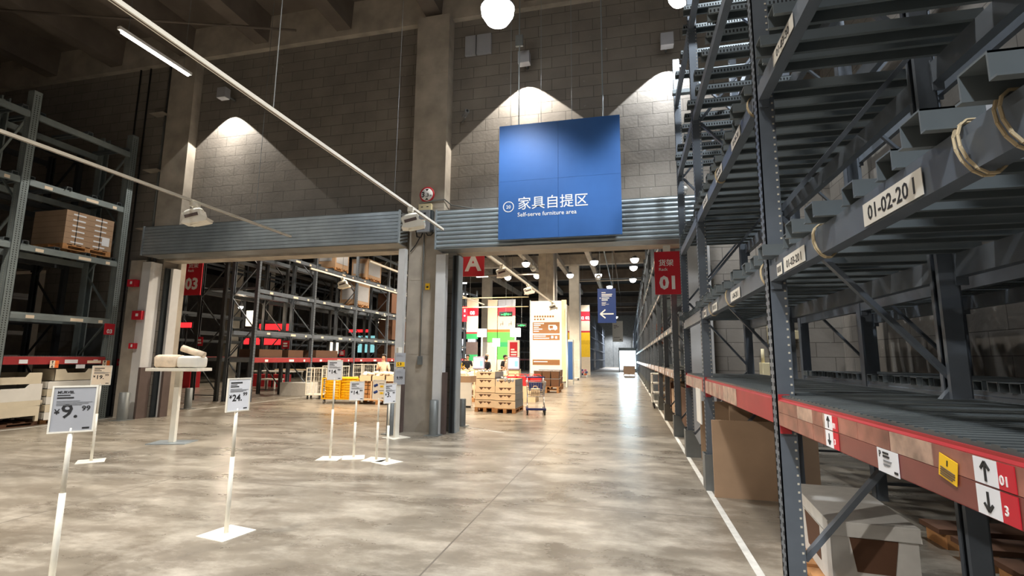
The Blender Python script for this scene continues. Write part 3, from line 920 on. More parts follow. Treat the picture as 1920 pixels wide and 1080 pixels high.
def flag(label, x0, x1, y, z0, z1, texts, m=M_SRED, t_=.03, rod=10.5, rods=2, name='hanging_sign'):
    t = thing(name, label, 'sign', ((x0+x1)/2, y, z0))
    w = (x1-x0)/2
    q = MB(); q.box(m, -w, w, 0, t_, 0, z1-z0); q.build('panel', t)
    q = MB(); Mt = T(0, -.003, 0) @ F_S
    for s, size, x, yy, al, bo in texts:
        if s == '<-':
            arrow(q, M_TXTW, Mt, x, yy, size, R(180), size*.1)
        elif s == '#':
            for i, (lx, ly, lw, lh) in enumerate(size): plate(q, M_TXTW if m != M_WHITE else M_TXTK, Mt, lx, lx+lw, ly, ly+lh)
        else:
            add_text(q, M_TXTW if m != M_WHITE else M_TXTK, s, size, Mt, x, yy, al, bo)
    q.build('lettering', t)
    if rod:
        hang_rods(t, [(-w*.7, t_/2), (w*.7, t_/2)][:rods], z1-z0, rod-z0, .006)
    return t
flag('red hanging sign reading Rack 01 in the right doorway', .56, 1.06, 10.45, 2.87, 3.76,
     [('货架', .15, -.17, .60, 'LEFT', .002), ('Rack', .09, -.17, .49, 'LEFT', .001), ('01', .36, 0.02, .12, 'CENTER', .016)], rod=None)
q = MB(); q.box(M_WHITE, .74, .88, 10.44, 10.49, 3.76, 3.89); q.build('sign_clip', label='white clip on top of the red Rack 01 sign', cat='clip')
flag('red hanging sign with a white letter A at the top left of the right doorway', -4.0, -3.33, 11.2, 3.50, 4.3, [('A', .55, .06, .14, 'CENTER', .018)])
flag('red hanging sign reading Rack 03 in the left doorway', -13.98, -13.27, 12.95, 3.47, 4.75,
     [('货架', .2, -.2, .9, 'LEFT', .002), ('Rack', .12, -.2, .76, 'LEFT', .001), ('03', .5, .0, .2, 'CENTER', .02)])
flag('dark blue hanging direction sign with a big white left arrow', -1.17, -.45, 20, 2.98, 4.36,
     [('<-', .52, 0, .36, 'CENTER', 0), ('#', [(-.2, 1.2, .16, .03), (-.2, 1.13, .42, .03), (-.2, 1.06, .40, .035), (-.2, .98, .3, .035), (-.28, .98, .04, .035), (-.2, .90, .24, .04), (-.2, .82, .18, .012), (-.2, .78, .16, .012), (-.2, .74, .28, .012), (-.2, .7, .14, .012)], 0, 0, '', 0)], M_BLUED)
flag('tall white hanging board with small black print at the far end of the aisle', -1.83, -.62, 60, 3.6, 6.05,
     [('#', [(-.45, 1.9, .4, .05), (-.45, 1.75, .6, .05), (-.45, 1.6, .25, .05), (-.45, .5, .7, .04), (.2, .2, .25, .07)], 0, 0, '', 0)], M_WHITE)

# height limit disc on the pier
t = thing('height_limit_sign', 'round 3.3m height limit sign with a red rim on the concrete pier', 'sign', (-4.33, 9.985, 5.18))
q = MB(); Mx = Matrix.Rotation(R(90), 4, 'X')
q.lathe(M_SRED, [(0, -.012), (.175, -.012), (.175, .008), (.145, .012), (0, .012)], n=36, M=Mx)
q.lathe(M_TXTW, [(.143, .010), (.143, .0135), (0, .0135)], n=36, M=Mx)
q.build('disc', t)
q = MB(); Mt = T(0, -.016, 0) @ F_S
add_text(q, M_TXTK, '3', .18, Mt, -.135, -.06, bold=.003); add_text(q, M_TXTK, '.3', .12, Mt, -.035, -.055, bold=.002); add_text(q, M_TXTK, 'm', .075, Mt, .066, -.05, bold=.001)
q.prism(M_TXTK, [(-.045, .128), (.045, .128), (0, .078)], 'Y', -.016, -.0135); q.prism(M_TXTK, [(-.045, -.128), (0, -.08), (.045, -.128)], 'Y', -.016, -.0135)
q.build('lettering', t)

# control gear on the pier
t = thing('shutter_control_box', 'grey shutter control box with a blue label on the concrete pier', 'control box', (-4.34, 9.84, 4.28))
q = MB(); q.box(M_GREYB, -.15, .15, 0, .16, 0, .5); q.box(M_DKPOST, .15, .2, .02, .16, 0, .5); q.build('case', t, bevel=.008)
q = MB(); q.box(M_CARDC, -.07, .05, -.004, 0, .20, .28); q.box(M_GLOWT, -.02, .04, -.006, -.004, .205, .245)
q.box(M_TXTK, .0, .06, -.004, 0, .40, .44); q.box(M_TXTK, -.06, .03, -.004, 0, .06, .075); q.build('label', t)
q = MB()
q.tube(M_BLK, [(-.16, .1, .6), (-.22, .08, .45), (-.21, .08, .15), (-.17, .08, -.08), (-.08, .08, -.1), (-.04, .08, 0)], .014)
q.tube(M_BLK, [(.05, .08, 0), (.08, .08, -.06), (.16, .08, -.06), (.22, .08, .0)], .012)
q.tube(M_BLK, [(-.1, .08, -.1), (-.2, .1, -.26), (-.33, .12, -.4)], .012)
q.build('cable', t)
t = thing('alarm_box', 'small yellowish alarm box on top of the grey shutter control box', 'alarm', (-4.34, 9.9, 4.8))
q = MB(); q.box(M_CREAM, -.15, .15, 0, .1, 0, .14); q.box(M_TXTK, -.09, -.04, -.003, 0, .06, .08); q.box(M_TXTK, .04, .09, -.003, 0, .06, .08); q.build('case', t, bevel=.006)
q = MB(); q.tube(M_GALVD, [(-4.5, 9.97, 4.98), (-4.1, 9.97, 5.03), (-3.9, 9.97, 5.03), (-3.86, 10.3, 5.0), (-2.9, 10.3, 4.8), (1.2, 10.3, 4.82)], .014)
q.build('conduit', label='thin grey conduit running right along the wall above the shutter box', cat='conduit')
t = thing('wall_switch', 'grey conduit and switch box low on the concrete pier', 'switch', (-4.36, 9.98, 1.42))
q = MB(); q.box(M_GALVD, -.05, .05, -.04, .02, -.02, .16); q.build('switch_box', t, bevel=.006)
q = MB(); q.cyl(M_GALVD, (0, -.012, .16), (.0, -.012, 2.85), .012, 8); q.build('conduit', t)
q = MB(); q.box(M_YELB, -4.30, -4.20, 9.985, 9.998, 3.02, 3.16); q.box(M_TXTK, -4.275, -4.225, 9.983, 9.99, 3.06, 3.1)
q.build('sticker', label='small yellow warning sticker on the concrete pier', cat='sticker')
# camera
def cctv(loc, label, rz=0):
    t = thing('security_camera', label, 'camera', loc, rz)
    q = MB(); q.box(M_GREYB, -.05, .05, -.28, 0, -.04, .04); q.build('housing', t, bevel=.01)
    q = MB(); q.cyl(M_BLK, (0, -.281, 0), (0, -.285, 0), .03, 12); q.build('lens', t)
    q = MB(); q.tube(M_GALVD, [(0, -.1, -.04), (0, -.05, -.1), (0, .12, -.1)], .015); q.build('bracket', t)
cctv((-3.58, 10.2, 7.08), 'grey bullet security camera on the block wall right of the pier', R(35))
t = thing('dome_sensor', 'small white round sensor at the right end of the right shutter box', 'sensor', (1.12, 9.63, 4.79))
q = MB(); q.blob(M_WHITE, (0, 0, 0), .06, .06, .06, n=14, k=8); q.build('dome', t)
q = MB(); q.cyl(M_WHITE, (0, 0, -.1), (0, 0, -.04), .03); q.build('stem', t)

# wall washers bodies
for i, (x, z, e, c) in enumerate(WASH):
    t = thing('wall_lamp', ['square pale wall lamp above the left doorway', 'square pale wall lamp above the blue sign', 'square pale wall lamp above the right end of the right shutter'][i], 'lamp', (x, 9.95, z))
    q = MB(); q.box(M_CARDG, -.13, .13, -.08, .1, -.1, .18); q.build('housing', t, bevel=.01)
    q = MB(); q.cyl(M_GALVD, (0, .1, .05), (0, .4, .05), .03); q.build('bracket', t)
for i, (x0, x1) in enumerate(((-3.62, -3.36), (-3.33, -2.98))):
    q = MB(); q.box(M_CARDG, x0, x1, 10.28, 10.35, 8.65, 9.15)
    q.build('wall_box', label=['pale square box high on the wall beside the pier, the left one', 'pale square box high on the wall beside the pier, the right one'][i], cat='box', bevel=.006)

# highbay bodies
def highbay(x, y, z, label, r=.2, ceil=10.5, group=None):
    t = thing('high_bay_lamp', label, 'lamp', (x, y, z), group=group)
    q = MB(); q.lathe(M_GREYB, [(0, .2), (r*.45, .2), (r*.5, .12), (r, .03), (r, 0), (r*.97, 0)], n=20); q.build('housing', t)
    q = MB(); q.lathe(M_GLOW, [(r*.96, .012), (r*.92, -r*.35), (r*.65, -r*.8), (r*.3, -r*.98), (0, -r)], n=20); q.build('lens', t)
    q = MB(); q.cyl(M_GALVD, (0, 0, .2), (0, 0, ceil-z), .008, 6); q.build('hanger_cord', t)
    return t
highbay(-2.20, 8.0, 7.92, 'bright round ceiling lamp above the big blue sign', .32)  # lens oversized to put the lamp's glare into its shape
highbay(1.02, 8.4, 7.95, 'bright round ceiling lamp at the top edge above the right rack', .2)

# ------------------------------------------------------------------ left: tube, tracks
t = thing('tube_light', 'glowing white fluorescent tube light hanging at the upper left', 'lamp', (-7.53, 6.05, 6.5))
q = MB(); q.box(M_WHITE, -.03, .03, -.65, .65, .02, .07); q.build('batten', t)
q = MB(); q.cyl(M_GLOW, (0, -.6, 0), (0, .6, 0), .024, 12); q.build('tube', t)
q = MB()
for y in (-.5, .5): q.cyl(M_GALVD, (0, y, .07), (0, y, 3.95), .004, 5)
q.build('hanger_wire', t)
light('AREA', 'tube_light_emitter', (-7.53, 6.05, 6.44), 60, COOL, .08, sizey=1.2)

def track(x, y0, y1, z, label, heads, hangers, ztop=10.5, m=M_WPOLE):
    t = thing('lighting_track', label, 'lighting track', (x, y0, z))
    q = MB(); q.box(m, -.022, .022, 0, y1-y0, 0, .04); q.box(M_BROWN, -.006, .006, 0, y1-y0, -.003, 0); q.build('rail', t)
    for y in hangers:
        q = MB(); q.cyl(M_GALVD, (0, y-y0, .04), (.02, y-y0, ztop-z), .005, 5); q.build('hanger_wire', t)
    return t
def spot_head(x, y, z, label, rz=0, s=1.0, w=60):
    t = thing('track_spotlight', label, 'lamp', (x, y, z), rz)
    q = MB(); q.box(M_WPOLE, -.03*s, .03*s, -.06*s, .06*s, -.05*s, 0); q.cyl(M_WPOLE, (0, 0, -.05*s), (0, 0, -.09*s), .02*s); q.build('adapter', t)
    q = MB()
    M = T(0, 0, -.13*s) @ Matrix.Rotation(R(-18), 4, 'Y')
    q.lathe(M_WPOLE, [(0, .05*s), (.085*s, .045*s), (.095*s, .02*s), (.09*s, 0), (0, 0)], n=20, M=M @ Matrix.Diagonal((1.1, .8, 1, 1)))
    q.box(M_WPOLE, -.095*s, .095*s, -.075*s, .075*s, -.08*s, .02*s, M)
    q.prism(M_WPOLE, [(-.12*s, -.09*s), (-.09*s, -.05*s), (.10*s, -.05*s), (.15*s, -.10*s), (.13*s, -.13*s), (-.02*s, -.12*s)], 'Y', -.08*s, .08*s, M)
    q.box(M_BROWN, -.07*s, .07*s, -.083*s, -.08*s, -.05*s, -.015*s, M)
    q.build('lamp_head', t)
    q = MB(); q.box(M_GLOW if w else M_WPOLE, -.05*s, .08*s, -.04*s, .04*s, -.128*s, -.12*s, M); q.build('lens', t)
    return t
track(-3.60, -1.0, 9.15, 4.10, 'long white lighting track running from the top left to the central pier', [], [.5, 4.2, 7.0])
track(-7.06, -1.0, 9.06, 4.10, 'white lighting track on the left, ending in front of the left shutter box', [], [1.9, 8.0])
spot_head(-3.60, 7.62, 4.10, 'white box-shaped spotlight under the end of the long track beside the pier', R(20), 1.5, 0)
spot_head(-7.06, 6.62, 4.10, 'white box-shaped spotlight under the left lighting track', R(20), 1.5, 0)
light('SPOT', 'track_spot_light', (-3.5, 7.4, 3.8), 260, WARM, .05, (R(-10), R(-35), 0), 70, .6)
light('SPOT', 'track_spot_light', (-7.0, 6.6, 3.8), 260, WARM, .05, (R(10), R(30), 0), 60, .6)
def aim(a, b_):
    return tuple((Vector(b_)-Vector(a)).to_track_quat('-Z', 'Y').to_euler())
spot_head(-3.60, .4, 4.10, 'unseen white box-shaped spotlight added on the long track near the camera', R(-40), 1.5, 1)
light('SPOT', 'track_spot_light', (-3.45, .5, 3.8), 620, NEUT, .06, aim((-3.45, .5, 3.8), (1.15, 4.9, .6)), 42, .6)  # unseen spotlight's lamp, added to brighten the boards under the near rack
light('SPOT', 'track_spot_light', (-7.0, 2.5, 4.0), 320, WARM, .05, (R(10), R(-25), 0), 80, .6)

# thin pipes on the ceiling and left wall corner
for i, (x, y) in enumerate(((-13.0, 10.32), (-13.35, 10.32), (-12.3, 10.32), (-12.12, 10.32))):
    q = MB(); q.cyl(M_GALVD if i > 1 else M_DARKC, (x, y, .02 if i < 2 else 4.0), (x, y, 9.6), .03 if i > 1 else .02, 8)
    q.build('riser_pipe', label=['thin dark riser pipe in the left wall corner, the right one', 'thin dark riser pipe in the left wall corner, the left one', 'grey steel riser pipe just left of the left shutter box', 'pale riser pipe on the concrete pier above the left shutter box'][i], cat='pipe')
q = MB(); q.cyl(M_CONCD, (-16, 7.2, 9.72), (-8, 9.9, 9.72), .03, 8); q.build('ceiling_pipe', label='slim pipe crossing under the dark ceiling at the upper left', cat='pipe')

# alarms on the left wall
for i, (x, z, s) in enumerate(((-12.35, 3.38, .13), (-12.05, 2.55, .16), (-12.1, 1.78, .1))):
    t = thing('fire_alarm', ['red fire alarm device highest beside the left doorway', 'red fire alarm call box with a white mark beside the left doorway', 'small red alarm button lowest beside the left doorway'][i], 'alarm', (x, 10.0, z))
    q = MB(); q.box(M_SRED, -s, s*.9, -.06, .08, -s*.7, s*.7); q.build('case', t, bevel=.01)
    q = MB(); q.box(M_TXTW, -s*.2, s*.3, -.063, -.06, -.03, .04); q.build('mark', t)
q = MB(); q.cyl(M_CREAM, (-12.04, 10.05, 1.85), (-12.04, 10.05, 3.9), .018, 8); q.build('conduit', label='pale vertical conduit linking the red alarm boxes', cat='conduit')
q = MB(); q.box(M_SRED, -14.6, -12.3, 10.33, 10.348, 1.28, 1.45); [q.box(M_FILM2, -13.3+i*.09, -13.25+i*.09, 10.327, 10.33, 1.33, 1.40) for i in range(10)]
q.build('wall_stripe', label='dark red stripe sign on the wall behind the left rack', cat='sign')
q = MB(); q.box(M_GALVD, -14.4, -13.0, 10.3, 10.345, 0, 2.25); q.build('door_1', kind='structure')
t = thing('rack_number_tag', 'small round-cornered red tag reading 03 on the left rack post', 'tag', (-12.69, 9.80, 2.05))
q = MB(); q.box(M_SRED, 0, .02, -.13, .13, 0, .28); q.build('tag_plate', t, bevel=.01)
q = MB(); add_text(q, M_TXTW, '03', .14, T(.021, 0, .04) @ F_E, 0, 0, 'CENTER', .004); q.build('lettering', t)
# arrow cards on left red beam
t = thing('beam_cards', 'row of white arrow cards clipped to the red beam of the left rack', 'card', (-12.67, 7.62, 1.25))
Mx = T(.006, 0, 0) @ F_E
for yy in (1.0, 2.15):
    q = MB()
    plate(q, M_CARDC, Mx, yy-.05, yy+.05, .085, .165); plate(q, M_CARDC, Mx, yy-.05, yy+.05, 0, .08)
    arrow(q, M_TXTK, Mx @ T(0, 0, .002), yy, .125, .06, R(90), .014); arrow(q, M_TXTK, Mx @ T(0, 0, .002), yy, .04, .06, R(-90), .014)
    plate(q, M_ORANGE, Mx, yy+.052, yy+.13, .085, .165); plate(q, M_ORANGE, Mx, yy+.052, yy+.13, 0, .08)
    q.build('arrow_card', t)
q = MB(); plate(q, M_CARDW, Mx, 1.5, 1.7, -.02, .07); q.build('shelf_card', t)
q = MB(); plate(q, M_CARDC, Mx, 1.74, 2.06, .1, .165); q.build('shelf_card', t)

# pallet with brown cartons on the left rack
t = pallet((-13.25, 9.1, 3.998), 1.0, 1.1, 0, 'wooden pallet under the strapped brown cartons on the left rack')
t = thing('carton_block', 'block of brown cartons with black straps and white labels on the left rack', 'box', (-13.25, 9.1, 4.129))
q = MB(); q.box(M_BOARD, -.5, .5, -.55, .55, 0, .80)
for i in range(1, 6): q.box(M_BOARDD, -.502, .502, -.552, .552, i*.133, i*.133+.004)
q.build('cartons', t)
q = MB()
for y in (-.3, .25): q.box(M_BLK, -.505, .505, y-.008, y+.008, 0, .805)
q.build('strap', t)
q = MB()
for i in range(6):
    for y in (-.4, .1): q.box(M_CARDW, .501, .505, y, y+.28, .04+i*.133, .075+i*.133)
q.box(M_CARDW, .503, .507, .30, .48, .12, .34); q.build('label', t)

# white furniture stacks under the left rack (stackable storage boxes)
def crate(parent_loc, w, d, h, label, m, legs=False, cut=True):
    t = thing('storage_box', label, 'storage box', parent_loc, R(0), 'white storage boxes stacked under the left rack')
    q = MB(); z0 = .12 if legs else 0
    q.box(m, -d, .0, -w/2, w/2, z0, z0+.02)
    q.box(m, -d, 0, -w/2, -w/2+.03, z0, z0+h); q.box(m, -d, 0, w/2-.03, w/2, z0, z0+h)
    q.box(m, -d, -d+.02, -w/2, w/2, z0, z0+h)
    if cut:
        q.prism(m, [(-w/2, z0), (w/2, z0), (w/2, z0+h), (w*.28, z0+h), (w*.22, z0+h-.09), (-w*.22, z0+h-.09), (-w*.28, z0+h), (-w/2, z0+h)], 'X', -.025, 0)
    else:
        q.box(m, -.025, 0, -w/2, w/2, z0, z0+h)
    q.build('body', t, bevel=.004)
    if legs:
        for y in (-w/2, w/2-.06):
            for x in (-.06, -d):
                l = MB(); l.box(m, x, x+.06, y, y+.06, 0, z0); l.build('leg', t)
    return t
M_CR1 = mat('white_lacquer', (226, 224, 218), .35, noise=.03); M_CR2 = mat('cream_lacquer', (214, 204, 182), .45, noise=.04)
xx = -12.72
pallet((-13.25, 7.95, 0), .9, 1.25, 0, 'low dark pallet under the left stack of white storage boxes', .1, M_BOARDD)
crate((xx, 7.95, .10), 1.15, .75, .20, 'cream legged storage box at the bottom of the left stack', M_CR2, True, False)
crate((xx, 7.95, .42), 1.22, .75, .13, 'low cream tray second from the bottom of the left stack', M_CR2, False, False)
crate((xx, 7.95, .55), 1.15, .75, .36, 'white storage box with a notched front in the middle of the left stack', M_CR1)
crate((xx, 7.95, .91), 1.08, .75, .24, 'cream notched storage box on top of the left stack', M_CR2)
pallet((-13.3, 9.16, 0), .9, 1.0, 0, 'low pallet under the right stack of white storage boxes', .1, M_WOOD)
for i in range(5):
    crate((xx, 9.14, .10+i*.17), 1.02, .7, .165, ['cream flat box at the bottom of the right stack', 'cream flat box second from the bottom of the right stack', 'cream flat box in the middle of the right stack',
          'cream flat box fourth from the bottom of the right stack', 'cream flat box just below the top of the right stack'][i], M_CR2 if i % 2 else M_CR1, False, False)
crate((xx, 9.2, .96), .9, .7, .26, 'cream notched storage box on top of the right stack', M_CR2)

# ------------------------------------------------------------------ price stands
def stand(x, y, phi, z0, h, w, label, head, price, card=M_CARDW, frame=M_WPOLE, sup='99', pole=.015, base=.165, extra=None, group=None, big=.34):
    t = thing('price_stand', label, 'price sign', (x, y, 0), phi, group)
    q = MB(); q.box(M_WPOLE, -base, base, -base, base, 0, .006); q.build('base_plate', t)
    q = MB(); q.cyl(M_WPOLE, (0, .01, .006), (0, .01, z0*.62), pole*1.25, 10); q.cyl(M_WPOLE, (0, .01, z0*.62), (0, .01, z0+.03), pole, 10); q.build('pole', t)
    q = MB()
    f = .01
    q.box(frame, -w/2, -w/2+f, -.008, .008, z0, z0+h); q.box(frame, w/2-f, w/2, -.008, .008, z0, z0+h)
    q.box(frame, -w/2+f, w/2-f, -.008, .008, z0, z0+f); q.box(frame, -w/2+f, w/2-f, -.008, .008, z0+h-f, z0+h)
    q.build('frame', t)
    q = MB(); q.box(card, -w/2+f, w/2-f, -.004, .004, z0+f, z0+h-f); q.build('card', t)
    q = MB(); Mt = T(0, -.0045, z0) @ F_S
    if price:
        if head:
            add_text(q, M_TXTK, head, h*.075, Mt, -w*.38, h*.84, bold=.0008)
        else:
            plate(q, M_TXTK, Mt, -w*.38, w*.12, h*.84, h*.88, .001)
        plate(q, M_TXTK, Mt, -w*.38, -w*.1, h*.79, h*.81, .001); plate(q, M_TXTK, Mt, -w*.38, -w*.02, h*.73, h*.76, .001)
        for i, (yy, ww) in enumerate(((.67, .5), (.64, .78), (.61, .7), (.585, .55))): plate(q, M_GREYB, Mt, -w*.38, -w*.38+w*ww, h*yy, h*(yy+.012), .001)
        add_text(q, M_TXTK, '¥', h*.15, Mt, -w*.4, h*.40, bold=.001)
        add_text(q, M_TXTK, price, h*big*(.8 if len(price) > 2 else 1), Mt, -w*.27, h*.32, bold=.002)
        add_text(q, M_TXTK, sup, h*.15, Mt, w*.18, h*.46, bold=.001)
        plate(q, M_TXTK, Mt, w*.24, w*.40, h*.07, h*.105, .001)
    if extra: extra(q, Mt, w, h)
    q.build('lettering', t)
    return t
stand(-3.68, 2.67, R(50), 1.03, .31, .237, 'large grey 9.99 price sign on a thin white pole, nearest the camera', 'MURVEL', '9.', M_CARDG, big=.42)
stand(-3.49, 3.93, R(80), 1.05, .30, .235, 'white 24.99 price sign on a thin pole, turned sideways in the left foreground', '', '24.', M_CARDW)
stand(-7.74, 5.95, R(48), 1.10, .29, .235, 'cream 19.99 price sign on a thin pole in front of the left rack', '', '19.', M_CARDC)
stand(-4.52, 7.06, R(14), 1.19, .31, .235, 'white 14.99 price sign on a pole, leftmost and tallest of the cluster', '', '14.', M_CARDW)
stand(-4.21, 7.22, R(28), .87, .30, .225, 'lower white 14.99 price sign second from left in the cluster', '', '14.', M_CARDW)
def gog(q, Mt, w, h):
    for zc in (.72, .38):
        for s in (-1, 1):
            q.lathe(M_BLUED, [(0, 0), (.022, 0), (.022, .002), (0, .002)], n=12, M=Mt @ T(-w*.26+s*.014, h*zc+s*.006, 0))
        plate(q, M_YELB, Mt, w*.08, w*.34, h*(zc-.1), h*(zc-.0), .001)
        plate(q, M_TXTK, Mt, w*.0, w*.4, h*(zc+.07), h*(zc+.09), .001)
        add_text(q, M_TXTK, '9', h*.08, Mt @ T(0, 0, .001), w*.18, h*(zc-.08))
    plate(q, M_TXTK, Mt, w*.24, w*.42, h*.06, h*.09, .001)
stand(-3.80, 7.17, R(2), .90, .30, .21, 'white sign with two dark blue goggles pictures and yellow tags in the cluster', '', '', M_CARDC, extra=gog)
stand(-3.55, 7.05, R(66), .86, .30, .235, 'bluish 3.99 price sign, rightmost of the cluster', '', '3.', M_CARDW)
# double sign on the thicker white post
t = thing('price_stand', 'thicker white post carrying two small grey price cards beside the pier', 'price sign', (-4.47, 9.2, 0), R(62))
q = MB(); q.box(M_WPOLE, -.2, .2, -.2, .2, 0, .008); q.build('base_plate', t)
q = MB(); q.box(M_WPOLE, -.05, .05, -.03, .03, .008, 1.75); q.build('pole', t, bevel=.004)
for i, (z, hh, col) in enumerate(((1.36, .28, 1), (1.02, .30, 0))):
    q = MB(); q.box(M_CARDG, -.12, .12, -.05, -.032, z, z+hh)
    Mt = T(0, -.051, z) @ F_S
    if col: plate(q, M_YELB, Mt, -.10, .10, .01, .10, .001)
    add_text(q, M_TXTK, '9.99' if not col else '5.9', .085, Mt @ T(0, 0, .0015), -.08, .03 if col else .1, bold=.002)
    for k in range(3): plate(q, M_GREYB, Mt, -.09, .05-.02*k, hh*(.75+.05*k), hh*(.765+.05*k), .001)
    q.build('price_card', t)

# pedestal table with packages
t = thing('pedestal_table', 'small white pedestal table in front of the left doorway', 'table', (-8.03, 7.56, 0), R(18))
q = MB(); q.box(M_GALV, -.33, .33, -.22, .22, 0, .012); q.build('base_plate', t)
q = MB(); q.box(M_WPOLE, -.045, .045, -.045, .045, .012, 1.27); q.build('column', t, bevel=.004)
q = MB(); q.box(M_WPOLE, -.44, .44, -.26, .26, 1.27, 1.325); q.build('tabletop', t, bevel=.004)
tm = T(-8.03, 7.56, 0) @ Matrix.Rotation(R(18), 4, 'Z')
def bagm(name, c, rx, ry, rz_, m, label, seed, cat='package', rot=0, tilt=0):
    q = MB(); q.blob(m, (0, 0, 0), 1, 1, 1, 0, 22, 14, seed); rn = random.Random(seed)
    vv = []
    for v in q.v:
        v = Vector(v).normalized(); k = [math.copysign(abs(c_)**.38, c_)*(1+.07*(rn.random()-.5)) for c_ in v]
        vv.append((k[0]*rx*.9, k[1]*ry*.9, max(0.0, (k[2]+1)*rz_)))
    q.v = vv
    p = tm @ Vector(c) if name != 'w' else Vector(c)
    o = q.build('paper_package' if cat == 'package' else cat.replace(' ', '_'), None, p, R(18)+rot, label, cat)
    return o
bagm('t', (-.18, 0, 1.325), .22, .22, .12, M_PLASTW, 'white wrapped package on the left of the pedestal table', 1)
bagm('t', (.2, 0.02, 1.325), .22, .22, .11, M_WHITE, 'white wrapped package on the right of the pedestal table', 2)
q = MB(); M = tm @ T(.2, 0, 1.625) @ Matrix.Rotation(R(18), 4, 'Y')
q.cyl(M_PLASTW, M @ Vector((-.2, 0, .0)), M @ Vector((.22, 0, .0)), .06, 14); q.build('paper_roll', label='rolled cream paper package lying across the top of the packages', cat='package')
q = MB(); q.box(M_ORANGE, -.05, .04, -.05, .04, 1.50, 1.545, tm @ T(-.05, 0, -.005)); q.build('tag_card', label='little orange tag on the wrapped packages', cat='tag')

# ================================================================== far hall
def column(x, y, w, d, z1, label, m=M_CONC, low=None):
    t = thing('concrete_column', label, 'column', (x, y, 0))
    q = MB(); q.box(m, -w/2, w/2, -d/2, d/2, 0, z1)
    for i in range(1, 5): q.box(m, -w/2-.004, w/2+.004, -d/2-.004, d/2+.004, i*2, i*2+.015)
    q.build('shaft', t)
    if low:
        q = MB(); q.box(low, -w/2-.02, w/2+.02, -d/2-.02, d/2+.02, 0, 3.1); q.build('cladding', t)  # plain sleeve; the white one paints light falling on a column's foot
    return t
M_CONL = mat('pale_concrete', (196, 188, 174), .8, noise=.1, scale=2)
column(-13.6, 47, .85, .85, 10.5, 'pale concrete column with light painted white on its foot behind the checkouts', M_CONL, M_WHITE)
column(-5.4, 33.5, 1.0, 1.0, 10.5, 'rough dark concrete column behind the tall menu board')
column(-4.5, 43, .85, .85, 10.5, 'pale concrete column between the menu board and the yellow banner', M_CONL, M_CONL)
column(-18.5, 44, 1.1, 1.1, 10.5, 'dark concrete column at the left side of the checkouts')
column(-26, 28, .8, .8, 10.5, 'pale column seen between the posts of the left rack', M_CONL)
column(-20.5, 13.5, .5, .5, 10.5, 'pale blue-grey column behind the far left rack', M_JAMB)
column(-30, 36, .8, .8, 10.5, 'pale column deep behind the left doorway rack', M_CONL)
q = MB(); q.cyl(M_CARDG, (-4.72, 33, 0), (-4.72, 33, 10.5), .09, 10); q.build('drain_pipe', label='white drain pipe on the right of the rough dark column', cat='pipe')
q = MB(); q.cyl(M_CARDG, (-3.95, 42.4, 0), (-3.95, 42.4, 8), .05, 8); q.build('drain_pipe', label='thin pipe beside the pale column near the menu board', cat='pipe')

# ceiling services of the far hall
for i, y in enumerate((26, 34, 42, 50, 60, 72, 86)):
    q = MB(); q.box(M_CONC if i < 3 else M_CONCD, -40, 4, y, y+.6, 9.6, 10.5); q.build('trim_%d' % (40+i), kind='structure')
for i, x in enumerate((-13.2, -10.5, -8.0, -5.6, -3.0)):
    q = MB(); q.box(M_CONC, x, x+.35, 26, 60, 9.3, 9.75); q.build('ceiling_joist', label='pale ceiling joist of the far hall, %s from the left' % ('first', 'second', 'third', 'fourth', 'fifth')[i], cat='joist')
for i, (a, b_, r_, m) in enumerate((((-12, 32.8, 8.9), (-4, 32.8, 8.9), .14, M_CONC), ((-12, 37, 8.0), (-6, 37, 8.0), .06, M_CONC), ((-1.55, 33, 9.2), (-1.55, 60, 9.2), .05, M_GALV),
                                   ((-.9, 34, 9.4), (-.9, 60, 9.4), .05, M_CONCD), ((-5, 45, 8.6), (2, 45, 8.6), .06, M_CONC), ((-3, 56, 7.3), (2.5, 56, 7.3), .08, M_CONCD),
                                   ((-13, 30, 5.35), (-6, 30, 5.35), .03, M_CREAM), ((-13, 30, 4.75), (-6, 30, 4.75), .03, M_CREAM))):
    q = MB(); q.cyl(m, a, b_, r_, 10)
    for f_ in (.15, .85): pp = Vector(a).lerp(Vector(b_), f_); q.cyl(M_GALVD, pp, (pp.x, pp.y, 10.49), .012, 6)
    q.build('service_pipe', label=['fat pale duct pipe under the hall ceiling left of the dark column', 'slim pale pipe below the fat duct in the hall', 'silver pipe running along the aisle ceiling', 'brown pipe running along the aisle ceiling',
            'pale pipe crossing above the aisle', 'dark pipe crossing the aisle at the far end', 'upper cream rail over the checkouts', 'lower cream rail over the checkouts'][i], cat='pipe')
for i, (x, y, z) in enumerate(((-6.55, 34.5, 7.95), (-2.2, 39.5, 8.0))):
    t = thing('ring_speaker', ['round speaker ring under the hall ceiling left of the dark column', 'round speaker ring behind a ceiling lamp over the aisle'][i], 'speaker', (x, y, z))
    q = MB(); q.lathe(M_WHITE, [(.14, 0), (.2, -.03), (.2, .2), (.1, .22), (.1, 0), (.14, 0)], n=20, M=Matrix.Rotation(R(80), 4, 'X')); q.build('ring', t)
    q = MB(); q.cyl(M_GALVD, (0, -.1, .15), (0, -.1, 10.5-z), .015, 6); q.build('hanger_cord', t)

